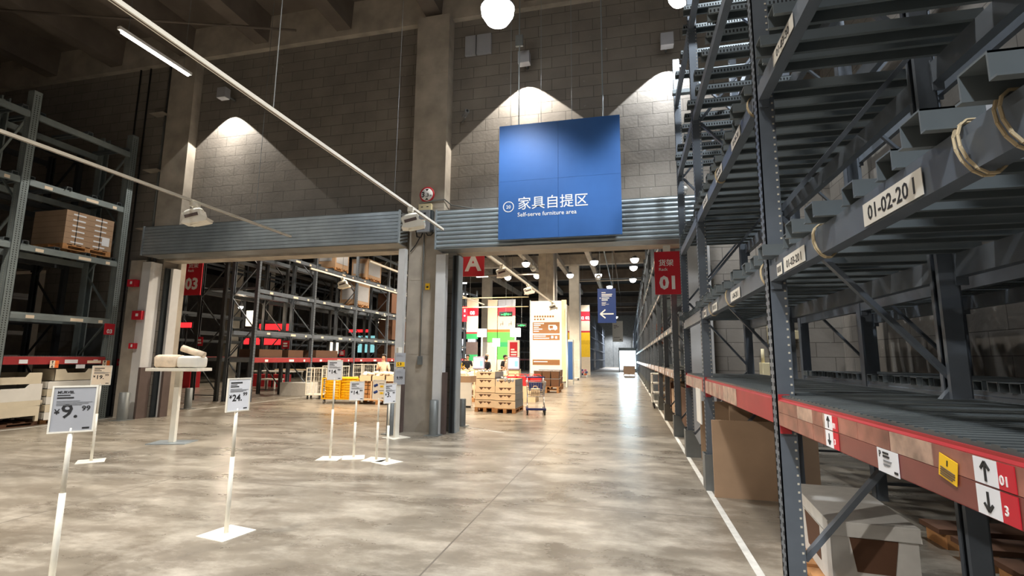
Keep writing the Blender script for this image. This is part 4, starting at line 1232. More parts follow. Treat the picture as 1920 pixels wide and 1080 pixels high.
HL = [(-7.2, 35, 8.5, 'hall ceiling lamp nearest the top, left of the dark column'), (-7.36, 40.4, 8.5, 'hall ceiling lamp just left of the dark column'), (-9.98, 40.8, 8.5, 'hall ceiling lamp beside the long hall track'),
      (-2.26, 35.3, 8.5, 'hall ceiling lamp nearest over the aisle, right of the pale column'), (-2.3, 41, 8.5, 'second hall ceiling lamp over the aisle, below the nearest'), (-1.65, 48, 8.5, 'third hall ceiling lamp, just above the blue arrow sign'),
      (-4.6, 40.6, 8.5, 'hall ceiling lamp against the pale column'), (.55, 34.9, 8.5, 'topmost of the three lamps along the right rack'), (.5, 38, 8.5, 'middle of the three lamps along the right rack'), (.5, 43.9, 8.5, 'lowest of the three lamps along the right rack'),
      (-1.9, 83, 8.5, 'tiny lamp right of the blue arrow sign at the far end')]
for x, y, z, lb in HL: highbay(x, y, z, lb, .30, 10.5, 'round ceiling lamps of the far hall')
for i, (x, y, z) in enumerate(((-12.2, 40.5, 8.5), (-14.6, 42, 8.2), (-17, 50, 8.3), (-19.5, 50, 8.4))):
    t = thing('tube_light', ['bright short tube lamp below the red letter A sign, the right one', 'bright short tube lamp below the red letter A sign, the left one', 'tube lamp further back to the left of the hall, the right one', 'tube lamp further back to the left of the hall, the left one'][i], 'lamp', (x, y, z))
    q = MB(); q.box(M_GLOW, -.5, .5, -.08, .08, 0, .1); q.build('tube', t)
    q = MB(); q.box(M_GREYB, -.55, .55, -.1, .1, .1, .16); q.cyl(M_GALVD, (0, 0, .16), (0, 0, 10.5-z), .012, 6); q.build('batten', t)

def seg_track(a, b_, label, m=M_WPOLE):
    t = thing('lighting_track', label, 'lighting track', a)
    d = Vector(b_)-Vector(a)
    q = MB(); q.bar(m, (0, 0, 0), d, .05, .05); q.build('rail', t)
    q = MB()
    for s in (.2, .8): q.cyl(M_GALVD, d*s, d*s+Vector((0, 0, 10.5-a[2])), .006, 5)
    q.build('hanger_wire', t)
seg_track((-3.55, 11.5, 4.25), (-3.55, 24.5, 4.25), 'lighting track running deep into the hall with two spotlights')
seg_track((-7.1, 12.5, 4.25), (-7.1, 24.0, 4.25), 'lower lighting track in the hall behind the red letter A')
spot_head(-3.55, 13.7, 4.25, 'white spotlight nearest on the hall track', R(15), 1.5, 0)
spot_head(-3.55, 17.6, 4.25, 'white spotlight in the middle of the hall track', R(15), 1.5, 0)
spot_head(-3.55, 23.6, 4.25, 'small warm spotlight at the far end of the hall track', R(15), 1.5, 1)
spot_head(-7.1, 18.4, 4.25, 'dim spotlight on the lower hall track', R(15), 1.5, 0)
seg_track((-9.5, 13.2, 4.25), (-9.5, 22, 4.25), 'lighting track in front of the dark rack in the left doorway')
spot_head(-9.5, 15.0, 4.25, 'cream spotlight on the track in the left doorway', R(15), 1.5, 0)
light('SPOT', 'hall_track_and_fill_light', (-3.7, 11.9, 4.1), 1100, WARM, .08, (R(38), 0, 0), 70, .6)  # fill added ahead of the nearest head to brighten the carton fronts
light('SPOT', 'hall_track_and_fill_light', (-5.6, 17.5, 4.1), 700, WARM, .08, (R(8), 0, 0), 110, .6)
light('SPOT', 'hall_track_and_fill_light', (-4.2, 24.5, 4.1), 700, WARM, .08, (R(35), 0, 0), 100, .6)
light('SPOT', 'hall_track_and_fill_light', (-8.6, 12.2, 4.1), 1300, WARM, .08, (R(42), 0, 0), 80, .6)  # no spotlight hangs here; added to brighten the crate and yellow cage
light('AREA', 'checkout_light', (-8.5, 31, 5.2), 900, (1, .93, .84), 3.0, (R(20), 0, 0))

# --- white display cartons on pallets
def cutbox(w, d, h, m, mside):
    def fn():
        q = MB(); q.box(m, -w/2, w/2, -d/2, -d/2+.015, 0, h); q.box(mside, w/2-.015, w/2, -d/2+.015, d/2, 0, h); q.box(mside, -w/2, -w/2+.015, -d/2+.015, d/2, 0, h)
        q.box(m, -w/2, w/2, d/2-.015, d/2, 0, h); q.box(m, -w/2, w/2, -d/2, d/2, 0, .015)
        for s in (-1, 0, 1):
            x = s*w*.2
            if s: q.prism(M_BOARDD, [(x-.075, h-.035), (x+.075, h-.035), (x, h-.115)], 'Y', -d/2-.003, -d/2+.002)
        q.prism(M_BOARDD, [(-.07, h-.035), (.07, h-.035), (0, h-.08)], 'Y', -d/2-.003, -d/2+.002)
        return q.mesh('tray')
    return cached(('cut', w, d, h, m.name), fn)
def cstack(x, y, n, w, d, side, grp):
    pallet((x, y, 0), w, d, 0, 'wooden pallet under the %s stack of pale display cartons' % side, .13)
    for i in range(n):
        o = place(cutbox(w-.01-.01*i, d-.02*i, .205, M_PALE, M_GREYB), 'display_carton', None, (x, y, .131+i*.205), 0,
                  'pale display carton, %s in the %s stack by the trolley' % (('bottom one', 'second from the bottom', 'third from the bottom', 'fourth from the bottom', 'top one')[i] if n == 5 or i < 3 else 'top one', side), 'box', grp)
cstack(-4.13, 14.75, 5, .62, 1.1, 'left', 'pale display cartons by the trolley')
cstack(-3.49, 14.6, 4, .62, 1.1, 'right', 'pale display cartons by the trolley')
rnd = random.Random(5)
for k, (cx, cyy, z) in enumerate(((-4.13, 14.6, 1.15), (-3.49, 14.4, .96))):
    for i in range(5):
        x = cx-.22+i*.11; r_ = .05+.015*rnd.random(); h = .1+.07*rnd.random()
        q = MB(); q.lathe(M_CHROME if i % 2 else M_CARDG, [(r_*.6, 0), (r_, h*.5), (r_*.9, h), (r_*.8, h), (r_*.9, h*.5), (r_*.5, .005)], n=12)
        q.build('glass_jar', None, (x, cyy-.3+rnd.random()*.1, z-.10), 0, 'small glass jar in the top carton of the %s stack, %s from the left' % (('left', 'right')[k], ('first', 'second', 'third', 'fourth', 'fifth')[i]), 'jar', 'jars in the top cartons')

# --- shopping trolley
def trolley(x, y, rz, label):
    t = thing('shopping_trolley', label, 'shopping trolley', (x, y, 0), rz)
    q = MB(); r = .009
    for (a, b_) in (((-.24, -.42, .16), (-.24, .42, .22)), ((.24, -.42, .16), (.24, .42, .22)), ((-.24, .36, .2), (-.24, .5, .98)), ((.24, .36, .2), (.24, .5, .98)),
                    ((-.24, -.30, .18), (-.24, .38, .55)), ((.24, -.30, .18), (.24, .38, .55))):
        q.cyl(M_CHROME, a, b_, r*1.4, 8)
    q.build('frame', t)
    q = MB(); q.box(M_CARTB, -.28, .28, -.46, -.40, .13, .19); q.box(M_CARTB, -.28, -.22, -.46, .3, .14, .17); q.box(M_CARTB, .22, .28, -.46, .3, .14, .17); q.build('bumper', t, bevel=.01)
    q = MB(); z0, z1 = .50, .90
    for z, w in ((z0, .22), ((z0+z1)/2, .25), (z1, .28)):
        q.tube(M_CHROME, [(-w, -.45, z), (w, -.45, z), (w, .42, z), (-w, .42, z)], r, 6, True)
    for i in range(9):
        f = i/8; q.cyl(M_CHROME, (-.22+.44*f, -.45, z0), (-.28+.56*f, -.45, z1), r*.6, 5); q.cyl(M_CHROME, (-.22+.44*f, .42, z0), (-.28+.56*f, .42, z1), r*.6, 5)
        q.cyl(M_CHROME, (-.22, -.45+.87*f, z0), (-.28, -.45+.87*f, z1), r*.6, 5); q.cyl(M_CHROME, (.22, -.45+.87*f, z0), (.28, -.45+.87*f, z1), r*.6, 5)
        q.cyl(M_CHROME, (-.22+.44*f, -.45, z0), (-.22+.44*f, .42, z0), r*.6, 5)
    q.build('basket', t)
    q = MB(); q.cyl(M_CARTB, (-.29, .52, 1.0), (.29, .52, 1.0), .022, 10); q.build('handle', t)
    q = MB(); q.box(M_CARTB, -.2, .2, .3, .33, .62, .86); q.build('child_seat', t, bevel=.01)
    for sx in (-.24, .24):
        for yy in (-.42, .34):
            q = MB(); q.cyl(M_BLK, (-.02, 0, .065), (.02, 0, .065), .065, 14); q.box(M_GALVD, -.03, .03, -.015, .015, .065, .16); q.build('wheel', t, (sx, yy, 0))
trolley(-2.63, 14.25, R(12), 'wire shopping trolley with a blue handle beside the pale cartons')
t = thing('goods_bag', 'small cream bag lying in the shopping trolley', 'bag', (-2.63, 14.15, .512), R(12))
q = MB(); q.box(M_PALE, -.12, .12, -.3, -.05, 0, .2); q.tube(M_PALE, [(-.07, -.18, .2), (-.05, -.18, .27), (.05, -.18, .27), (.07, -.18, .2)], .008); q.build('body', t, bevel=.02)

# --- wire bin with soft white goods, tables etc
t = pallet((-5.95, 17.7, 0), 1.1, 1.0, 0, 'wooden pallet under the big bin of soft white goods')
t = thing('goods_bin', 'big see-through bin filled with soft white goods behind the cartons', 'bin', (-5.95, 17.7, .131))
q = MB()
for s in (-.55, .55):
    for u in (-.5, .5): q.box(M_PALE, s-.02, s+.02, u-.02, u+.02, 0, 1.0)
q.box(M_PALE, -.55, .55, -.5, -.48, .96, 1.0); q.build('frame', t)
q = MB(); rr = random.Random(8)
for i in range(80):
    q.blob(M_PLASTW, (rr.uniform(-.46, .46), rr.uniform(-.4, .4), rr.uniform(.1, .92)), .12, .12, .1, .3, 7, 5, i)
q.build('soft_goods', t, kind='stuff')
t = thing('display_wall', 'low white display wall with a cardboard strip behind the right bollard', 'display', (-5.5, 15.2, 0))
q = MB(); q.box(M_WHITE, -.3, .62, 0, .1, .06, .78); q.box(M_BLK, -.28, .6, .02, .08, 0, .06); q.build('panel', t)
q = MB(); q.box(M_BOARD, -.3, .6, 0, .6, .78, .98); q.build('tray', t)
def goods_table(x, y, w, d, h, label, m=M_PALE, items=()):
    t = thing('goods_table', label, 'table', (x, y, 0))
    q = MB(); q.box(m, -w/2, w/2, -d/2, d/2, h-.06, h); q.build('tabletop', t)
    for sx in (-w/2+.03, w/2-.08):
        for sy_ in (-d/2+.03, d/2-.08):
            q = MB(); q.box(m, sx, sx+.05, sy_, sy_+.05, 0, h-.06); q.build('leg', t)
    return t
goods_table(-6.6, 22.5, 3.2, 1.2, .82, 'long pale table of goods in front of the checkouts')
goods_table(-8.3, 19.5, 1.6, 1.0, .95, 'pale goods table at the left edge of the right doorway')
rr = random.Random(21)
for i in range(12):
    x = -8.1+i*.26; q = MB()
    if i % 3: q.box([M_PALE, M_WHITE, M_WOOD][i % 3], -.1, .1, -.2, .2, 0, .06+.12*rr.random())
    else: q.blob(M_GREYB if i % 2 else mat('olive_tray', (130, 130, 84), .6), (0, 0, .05), .13, .18, .05, .05, 10, 6, i)
    q.build('goods_box', None, (x, 22.3+.2*rr.random(), .82), rr.uniform(-.3, .3), 'small goods item on the long pale table, %s from the left' % ('first second third fourth fifth sixth seventh eighth ninth tenth eleventh twelfth'.split()[i]), 'box', 'small goods on the long table')
# red baskets
for i in range(5):
    t = thing('shopping_basket', 'red plastic basket behind the pale cartons, %s from the left' % ('first', 'second', 'third', 'fourth', 'fifth')[i], 'basket', (-4.22+i*.235, 18.0+.22*(i % 2), .561), 0, 'red plastic baskets')
    q = MB(); q.prism(M_REDP, [(-.16, 0), (.16, 0), (.2, .34), (-.2, .34)], 'Y', -.15, .15); q.build('body', t, bevel=.01)
    q = MB(); q.tube(M_REDP, [(-.18, 0, .34), (-.1, 0, .42), (.1, 0, .42), (.18, 0, .34)], .012); q.build('handle', t)
t = thing('goods_box', 'long grey box carrying the red baskets behind the pale cartons', 'box', (-3.3, 18.1, 0))
q = MB(); q.box(M_PALE, -1.15, .0, -.3, .4, 0, .56); q.build('body', t)
# wicker baskets on pallets
for k, (x, y, lab) in enumerate(((-3.75, 23.3, 'nearer'), (-4.0, 26.0, 'farther'))):
    pallet((x, y, 0), 1.2, .9, 0, 'first wooden pallet under the %s block of brown baskets' % lab, .14)
    pallet((x, y, .141), 1.2, .9, 0, 'second wooden pallet under the %s block of brown baskets' % lab, .14)
    for i in range(6):
        cx = x-.4+(i % 3)*.4; cz = .283+(i//3)*.36
        t = thing('wicker_basket', 'brown wicker basket in the %s block, %s row, %s' % (lab, ('lower', 'upper')[i//3], ('left', 'middle', 'right')[i % 3]), 'basket', (cx, y, cz), 0, 'brown wicker baskets on pallets')
        q = MB(); q.prism(M_BASK, [(-.17, 0), (.17, 0), (.19, .34), (-.19, .34)], 'Y', -.3, .3)
        q.build('body', t)
        q = MB(); q.box(M_CARDG, -.19, .19, -.31, .31, .335, .355); q.build('rim', t)
# menu board
t = thing('info_board', 'tall lit white information board with brown panels and a truck picture', 'sign board', (-4.53, 28, 0))
q = MB(); q.box(mat('board_white', (250, 236, 214), .6, noise=.02), -.95, .85, 0, .25, .6, 4.85); q.box(M_PALE, .85, 1.12, .05, .25, .3, 4.9); q.box(M_GALV, -1.0, -.95, 0, .2, 0, 4.9); q.box(M_WPOLE, 1.12, 1.18, -.3, .2, 0, 4.6); q.build('panel', t)
q = MB(); Mt = T(0, -.002, 0) @ F_S
for (a, c, e_, f) in ((-.82, .74, 2.98, 3.62), (-.82, .74, 2.60, 2.90), (-.82, .74, 1.20, 1.50)): plate(q, M_BROWNS, Mt, a, c, e_, f, .004)
plate(q, M_TXTW, Mt, .1, .42, 3.2, 3.46, .006); plate(q, M_TXTW, Mt, .42, .6, 3.2, 3.36, .006)
q.prism(M_TXTW, [(.42, 3.36), (.6, 3.36), (.5, 3.46), (.42, 3.46)], 'Y', -.008, -.002)
plate(q, M_BROWNS, Mt, .16, .36, 3.26, 3.42, .008)
for xx_ in (.2, .5):
    q.lathe(M_TXTW, [(0, 0), (.06, 0), (.06, .009), (0, .009)], n=14, M=Mt @ T(xx_, 3.2, 0))
for i, (yy, w_) in enumerate(((3.52, .6), (3.42, .4), (3.31, .3), (3.2, .5), (3.08, .3), (2.8, .7), (2.68, .9), (1.36, .8))): plate(q, M_TXTW, Mt, -.76, -.76+w_, yy, yy+.05, .006)
for i in range(8): plate(q, M_BROWNS, Mt, -.74+i*.15, -.64+i*.15, 3.90, 4.0, .004)
for i in range(4): plate(q, M_BROWNS, Mt, -.74+i*.17, -.64+i*.17, 3.74, 3.83, .004)
plate(q, M_BROWN, Mt, .2, .32, 2.72, 2.86, .006)
plate(q, M_TXTW, Mt, .25, .38, 2.70, 2.84, .008); plate(q, M_TXTW, Mt, .48, .6, 2.68, 2.82, .008)
q.build('print', t)
q = MB(); q.box(M_GLOWW, -.82, .74, -.012, 0, 1.56, 2.54); q.build('lit_panel', t)
# blue board, cages, blanket pile
t = thing('partition_board', 'narrow blue partition board right of the menu board', 'board', (-3.62, 31, 0))
q = MB(); q.box(M_WPOLE, -.28, .32, 0, .06, .2, 2.75); q.box(M_BLUE, -.24, .22, -.02, 0, .3, 2.62); q.box(M_GALV, .24, .28, -.03, .1, 0, 2.75); q.build('panel', t)
def cage(x, y, w, d, h, m, label, rz=0, fill=None, fm=None, shelves=0, group=None):
    t = thing('roll_cage', label, 'cage trolley', (x, y, 0), rz, group)
    q = MB(); r = .016
    for sx in (-w/2, w/2):
        for sy_ in (-d/2, d/2): q.box(m, sx-r, sx+r, sy_-r, sy_+r, .14, h)
    for z in (.16, h-.02):
        q.bar(m, (-w/2, -d/2, z), (w/2, -d/2, z), .03, .03); q.bar(m, (-w/2, d/2, z), (w/2, d/2, z), .03, .03); q.bar(m, (-w/2, -d/2, z), (-w/2, d/2, z), .03, .03); q.bar(m, (w/2, -d/2, z), (w/2, d/2, z), .03, .03)
    q.bar(m, (0, -d/2, .16), (0, -d/2, h), .03, .03)
    q.box(m, -w/2, w/2, -d/2, d/2, .14, .17)
    q.build('frame', t)
    q = MB(); n = int(w/.09)
    for i in range(1, n):
        xx_ = -w/2+w*i/n; q.cyl(m, (xx_, -d/2, .16), (xx_, -d/2, h), .004, 4, caps=False); q.cyl(m, (xx_, d/2, .16), (xx_, d/2, h), .004, 4, caps=False)
    for i in range(1, 6):
        z = .16+(h-.16)*i/6; q.cyl(m, (-w/2, -d/2, z), (w/2, -d/2, z), .004, 4, caps=False); q.cyl(m, (-w/2, -d/2, z), (-w/2, d/2, z), .004, 4, caps=False); q.cyl(m, (w/2, -d/2, z), (w/2, d/2, z), .004, 4, caps=False)
    q.build('wire_mesh', t)
    for sx in (-w/2+.06, w/2-.06):
        for sy_ in (-d/2+.06, d/2-.06):
            c = MB(); c.cyl(M_BLK if m is not M_YEL else M_GREYB, (-.02, 0, .06), (.02, 0, .06), .06, 12); c.box(M_GALVD, -.03, .03, -.02, .02, .06, .14); c.build('castor', t, (sx, sy_, 0))
    return t
cage(-9.50, 15.55, 1.25, .85, .85, M_YEL, 'yellow wire cage trolley heaped with yellow bags', R(6))
M_YP = mat('bag_print', (70, 60, 40), .6)
rr = random.Random(4)
base = T(-9.50, 15.55, 0) @ Matrix.Rotation(R(6), 4, 'Z')
for r_ in range(8):
    for c in range(2):
        q = MB(); z = .175+r_*.085
        q.blob(M_YBAG, (0, 0, 0), .42, .55, .13, .14, 14, 8, r_*7+c)
        q.v = [(max(-.285, min(.285, v[0])), max(-.40, min(.40, v[1])), max(-.042, min(.05, v[2]))) for v in q.v]
        if r_ == 7 and c == 1: q.box(M_YP, -.05, .03, -.1, 0, .045, .052)
        p = base @ Vector((-.29+c*.585, 0, z+.043))
        q.build('shopping_bag', None, p, R(6), 'folded yellow bag in the yellow cage, %s layer, %s pile' % ('lowest second third fourth fifth sixth seventh top'.split()[r_], ('left', 'right')[c]), 'bag', 'yellow bags in the yellow cage')
# crate bin with baskets
pallet((-8.15, 15.75, 0), 1.5, 1.0, 0, 'wooden pallet under the white-topped crate behind the price stands', .14)
t = thing('goods_crate', 'slatted crate of tan boxes topped with white goods behind the price stands', 'crate', (-8.15, 15.75, .141))
q = MB(); q.box(M_PALE, -.72, .72, -.47, .47, 0, .05)
for sx in (-.72, -.25, .25, .69): q.box(M_PALE, sx, sx+.04, -.49, -.45, 0, .8)
q.box(M_PALE, -.72, .73, -.49, -.45, .62, .80)
for sx in (-.72, .69): q.box(M_PALE, sx, sx+.04, .45, .49, 0, .8)
q.build('frame', t)
q = MB()
for i in range(9):
    for j in range(4): q.box(M_WOOD, -.68+i*.152, -.55+i*.152, -.42, .42, .06+j*.14, .18+j*.14)
q.box(M_BOARDD, -.69, .69, -.36, .4, .05, .6)
q.build('tan_boxes', t, kind='stuff')
q = MB(); rr = random.Random(6)
for i in range(70): q.blob(M_PLASTW if i % 3 else M_WHITE, (rr.uniform(-.66, .66), rr.uniform(-.42, .42), .80+rr.uniform(-.03, .08)), .09, .08, .06, .3, 7, 5, i)
q.build('soft_goods', t, kind='stuff')
# white carton box & wire carts in front of the dark rack
boxo('carton', M_BOXW, -.62, .62, -.35, .35, 0, .52, loc=(-13.05, 17.9, 0), label='big white carton on the floor in front of the dark rack', cat='box', bevel=.005)
cage(-11.45, 16.7, .55, .6, 1.15, M_WPOLE, 'narrow white wire cage, nearest of the row left of the yellow cage', R(20))
cage(-11.6, 18.2, .8, .7, 1.2, M_WPOLE, 'white wire cage in the middle of the row by the dark rack', R(10))
cage(-11.3, 20.2, 1.0, .7, 1.25, M_WPOLE, 'white wire cage farthest in the row by the dark rack', R(0))
cage(-10.4, 21.6, 1.9, .7, 1.3, M_GREYB, 'wide grey wire cage behind the white goods')
cage(-13.6, 22.3, 1.2, .8, 1.1, M_WPOLE, 'white wire cage under the dark rack beyond the white carton')
cage(-4.1, 37.5, .9, .8, 1.5, M_WPOLE, 'white wire cage between the blue board and the aisle')
cage(-4.35, 33.3, .6, .8, 1.3, M_WPOLE, 'small white wire cage just behind the blue board')
pallet((-4.15, 44.0, 0), 1.2, .9, 0, 'pallet under the pile of colourful rolls at the aisle edge', .15, M_WHITE)
M_PU = mat('roll_purple', (110, 80, 140), .8); M_OR = mat('roll_orange', (226, 110, 60), .8); M_NV = mat('roll_navy', (60, 70, 120), .8); M_PK = mat('roll_pink', (220, 130, 150), .8)
for i in range(12):
    q = MB(); xx_ = -4.62+(i % 4)*.3+.1*(i//4 % 2); z = .24+(i//4)*.17
    q.cyl((M_PU, M_OR, M_NV, M_PK)[(i*3+i//4) % 4], (xx_, 43.55, z), (xx_, 44.4, z), .09, 12)
    q.build('fabric_roll', label='colourful rolled rug in the pile at the aisle edge, %s row, %s from the left' % (('bottom', 'middle', 'top')[i//4], ('first', 'second', 'third', 'fourth')[i % 4]), cat='roll', group='rolled rugs')
# white shelf trolley under right rack + boxes
t = thing('shelf_trolley', 'white shelf trolley standing against the right rack down the aisle', 'trolley', (.98, 17.2, 0))
q = MB()
for z in (.16, .46, .77, 1.07): q.box(M_WHITE, -.28, .5, -.4, .4, z, z+.04)
for sx in (-.28, .46):
    for sy_ in (-.4, .36): q.box(M_WHITE, sx, sx+.04, sy_, sy_+.04, .16, 1.11)
q.build('frame', t)
for sx in (-.22, .42):
    for sy_ in (-.34, .34):
        q = MB(); q.cyl(M_BLK, (-.02, 0, .07), (.02, 0, .07), .07, 12); q.box(M_GALVD, -.025, .025, -.02, .02, .07, .16); q.build('castor', t, (sx, sy_, 0))
for i, (y, h, w_, m) in enumerate(((11.70, .95, .8, M_BOARDD), (12.9, 1.0, .9, M_BOARD), (14.45, .75, .7, M_BOARD), (15.65, .9, .8, M_BOARDD), (19.95, 1.0, .9, M_BOARD), (21.2, .9, .9, M_BOARDD), (22.7, 1.0, .8, M_BOARD), (23.9, .9, .9, M_BOARDD))):
    q = MB(); q.box(m, 1.15, 1.15+w_, y-.45, y+.45, 0, h); q.box(M_WOOD, 1.15+w_*.45, 1.15+w_*.55, y-.452, y-.448, 0.02, h)
    q.build('carton', label='brown carton under the long right rack, %s beyond the doorway' % ('first', 'second', 'third', 'fourth', 'fifth', 'sixth', 'seventh', 'eighth')[i], cat='box', group='brown cartons under the long right rack', bevel=.004)
boxo('carton', M_BOARD, -.65, .45, -.5, .5, 0.12, .92, loc=(.1, 50.3, 0), label='brown carton standing in front of the bright daylight opening', cat='box')
pallet((0, 50.3, 0), 1.2, 1.0, 0, 'pallet under the brown carton in front of the daylight opening', .12)
for i, (y, z, h, d_) in enumerate(((26.1, 2.28, 1.0, 1.0), (28.8, 3.5, 1.0, 1.0), (31.6, 4.88, 1.1, 1.0), (34.3, 3.5, 1.1, 1.0), (37.1, 2.28, 1.0, 1.1))):
    q = MB(); q.box(mat('brick_carton', (130, 78, 62), .8), RX+.05, RX+.95, y-.8, y+.8, z+.076, z+h); q.build('carton', label='reddish carton block on the long right rack, %s from the doorway' % ('first', 'second', 'third', 'fourth', 'fifth')[i], cat='box', group='reddish cartons on the long right rack')

# bright daylight opening at the end of the rack, and far wall door
t = thing('daylight_doorway', 'dazzling daylight doorway at the far right end of the aisle', 'doorway', (-.15, 62, 0))
q = MB(); q.box(M_GALVD, -1.05, -.95, 0, .15, 0, 2.95); q.box(M_GALVD, .95, 1.05, 0, .15, 0, 2.95); q.box(M_GALVD, -1.05, 1.05, 0, .15, 2.85, 2.95); q.build('frame', t)
q = MB(); q.box(M_DAY, -.95, .95, .05, .08, .45, 2.6); q.box(M_GALVD, -.95, .95, .04, .1, 2.6, 2.85); q.build('pane', t)
light('AREA', 'doorway_daylight', (-.15, 61.7, 1.6), 500, (.7, .9, 1), 1.8, (R(-90), 0, 0), sizey=2.4)
q = MB(); q.box(M_GALVD, -6.2, .5, 103.8, 104, 0, 5.4); q.box(M_DKPOST, -3.1, -3.04, 103.78, 103.8, 0, 5.4); q.build('door_2', kind='structure')

# rack end banners
def banner(x0, x1, y, parts, label):
    t = thing('end_banner', label, 'banner', ((x0+x1)/2, y, 0)); w = (x1-x0)/2
    for nm, m, z0, z1 in parts:
        q = MB(); q.box(m, -w, w, 0, .08, z0, z1); q.build(nm, t)
    return t
M_PANW = mat('end_panel_cream', (226, 206, 176), .7, noise=.04)
def num(t, s, x, z, size):
    q = MB(); add_text(q, M_TXTW, s, size, T(0, -.004, 0) @ F_S, x, z, 'CENTER', size*.04); q.build('lettering', t)
t = banner(-4.72, -3.74, 50, [('number_panel', M_SRED, 5.35, 6.3), ('top_panel', M_PANW, 6.3, 6.95), ('cream_panel', M_PANW, 4.35, 5.35), ('red_strip', M_SRED, 4.18, 4.35), ('yellow_fold', M_YELB, 3.4, 4.18), ('yellow_panel', mat('banner_gold', (226, 176, 20), .6), 3.0, 3.4), ('yellow_lower', M_YELB, 1.75, 3.0), ('base_panel', M_PANW, .0, 1.75)], 'yellow rack-end banner with a red 02 panel on the left of the aisle')
num(t, '02 02', 0, 5.5, .42)
t = banner(-6.35, -5.4, 50, [('cream_panel', M_PANW, 4.35, 6.9), ('red_strip', M_SRED, 4.2, 4.35), ('yellow_panel', M_YELB, 3.2, 4.2), ('base_panel', M_PANW, 0, 3.2)], 'half hidden yellow rack-end banner left of the pale column')
t = banner(-9.55, -8.22, 36, [('top_panel', M_CARDG, 5.35, 5.95), ('number_panel', M_SRED, 4.72, 5.35), ('cream_panel', M_PANW, 3.7, 4.72), ('orange_strip', M_ORANGE, 3.5, 3.7), ('green_fold', M_GREEN, 2.75, 3.5), ('green_band', M_GREEND, 2.4, 2.75), ('green_panel', M_GREEN, 1.45, 2.4), ('base_panel', M_PANW, 0, 1.45)], 'bright green rack-end banner with a red 08 panel')
num(t, '06 08', .05, 4.78, .34)
q = MB()
for xx_ in (-.35, .3):
    q.box(M_BROWN, xx_-.12, xx_+.12, -.01, 0, 4.1, 4.14); q.box(M_BROWN, xx_+.06, xx_+.1, -.01, 0, 4.0, 4.3); q.box(M_BROWN, xx_-.12, xx_-.09, -.01, 0, 3.95, 4.1)
q.build('chair_pictures', t)
t = banner(-10.35, -9.6, 36, [('cream_panel', M_PANW, 3.7, 5.95), ('orange_strip', M_ORANGE, 3.5, 3.7), ('green_panel', M_GREEN, 2.75, 3.5), ('base_panel', M_PANW, 0, 2.7)], 'cream rack-end panel left of the bright green banner')
t = banner(-11.35, -10.5, 34, [('number_panel', M_SRED, 4.55, 5.2), ('top_panel', M_PANW, 5.2, 5.8), ('cream_panel', M_PANW, 3.4, 4.55), ('red_strip', M_SRED, 3.28, 3.4), ('green_band', M_GREEND, 2.9, 3.28), ('picture_panel', M_BROWN, 1.8, 2.7), ('green_panel', M_GREEND, 1.35, 1.8), ('base_panel', M_PANW, 0, 1.35)], 'rack-end panel with 08 and a furniture picture, left of the white-footed column')
num(t, '08', 0, 4.66, .36)
flag('small red flag sign overlapping the 08 panel', -11.0, -10.65, 32, 4.0, 5.05, [('#', [(-.06, .65, .1, .2), (-.06, .35, .1, .1)], 0, 0, '', 0)], rods=1)
def exits(x, y, z, s, label):
    t = thing('exit_sign', label, 'exit sign', (x, y, z))
    q = MB(); q.box(M_BLK, -.42*s, .42*s, 0, .06, 0, .3*s); q.build('case', t)
    q = MB()
    for i, (a, w_, b_, h_) in enumerate(((-.3, .14, .1, .04), (-.12, .12, .06, .14), (.02, .04, .1, .12), (.1, .1, .08, .1), (.24, .1, .12, .04))): q.box(M_GLOWG, a*s, (a+w_)*s, -.005, 0, b_*s, (b_+h_)*s)
    q.build('green_symbols', t)
    q = MB(); q.cyl(M_GALVD, (0, .03, .3*s), (0, .03, 10.5-z), .01, 5); q.build('hanger_rod', t)
exits(-7.45, 30, 4.15, 1.0, 'green exit sign hanging left of the menu board')
exits(-6.65, 31, 3.55, .75, 'smaller faint green exit sign below the main one')
# lightboxes, kiosks, checkouts
def lbox(x, y, z, w, h, label, m=M_GLOWW):
    t = thing('lightbox_sign', label, 'lightbox', (x, y, 0))
    q = MB(); q.box(m, -w/2, w/2, 0, .12, z, z+h); q.build('lit_box', t)
    q = MB(); q.cyl(M_WPOLE, (0, .06, 0), (0, .06, z), .04, 8); q.build('pole', t)
lbox(-6.15, 27, 2.75, .55, .48, 'white glowing square lightbox on a pole beside the red card', M_GLOW)
lbox(-8.1, 27, 2.75, .5, .45, 'white glowing square lightbox in front of the white-footed column', M_GLOW)
lbox(-8.2, 30.5, 2.3, .45, .5, 'white glowing lightbox right of the white-footed column', M_GLOW)
t = thing('notice_board', 'red notice card in a white frame on a stand by the checkouts', 'notice', (-5.5, 24, 0))
q = MB(); q.box(M_WPOLE, -.35, .25, 0, .05, .9, 2.45); q.box(M_WPOLE, -.33, -.29, 0, .05, 0, .9); q.box(M_WPOLE, .19, .23, 0, .05, 0, .9); q.build('frame', t)
q = MB(); q.box(M_SRED, -.24, .15, -.01, 0, 1.6, 2.35); q.box(M_TXTW, -.18, .1, -.014, -.01, 1.7, 1.76); q.box(M_TXTW, -.18, .12, -.014, -.01, 1.82, 1.9); q.box(M_TXTW, -.18, .0, -.014, -.01, 1.95, 2.02); q.build('card', t)
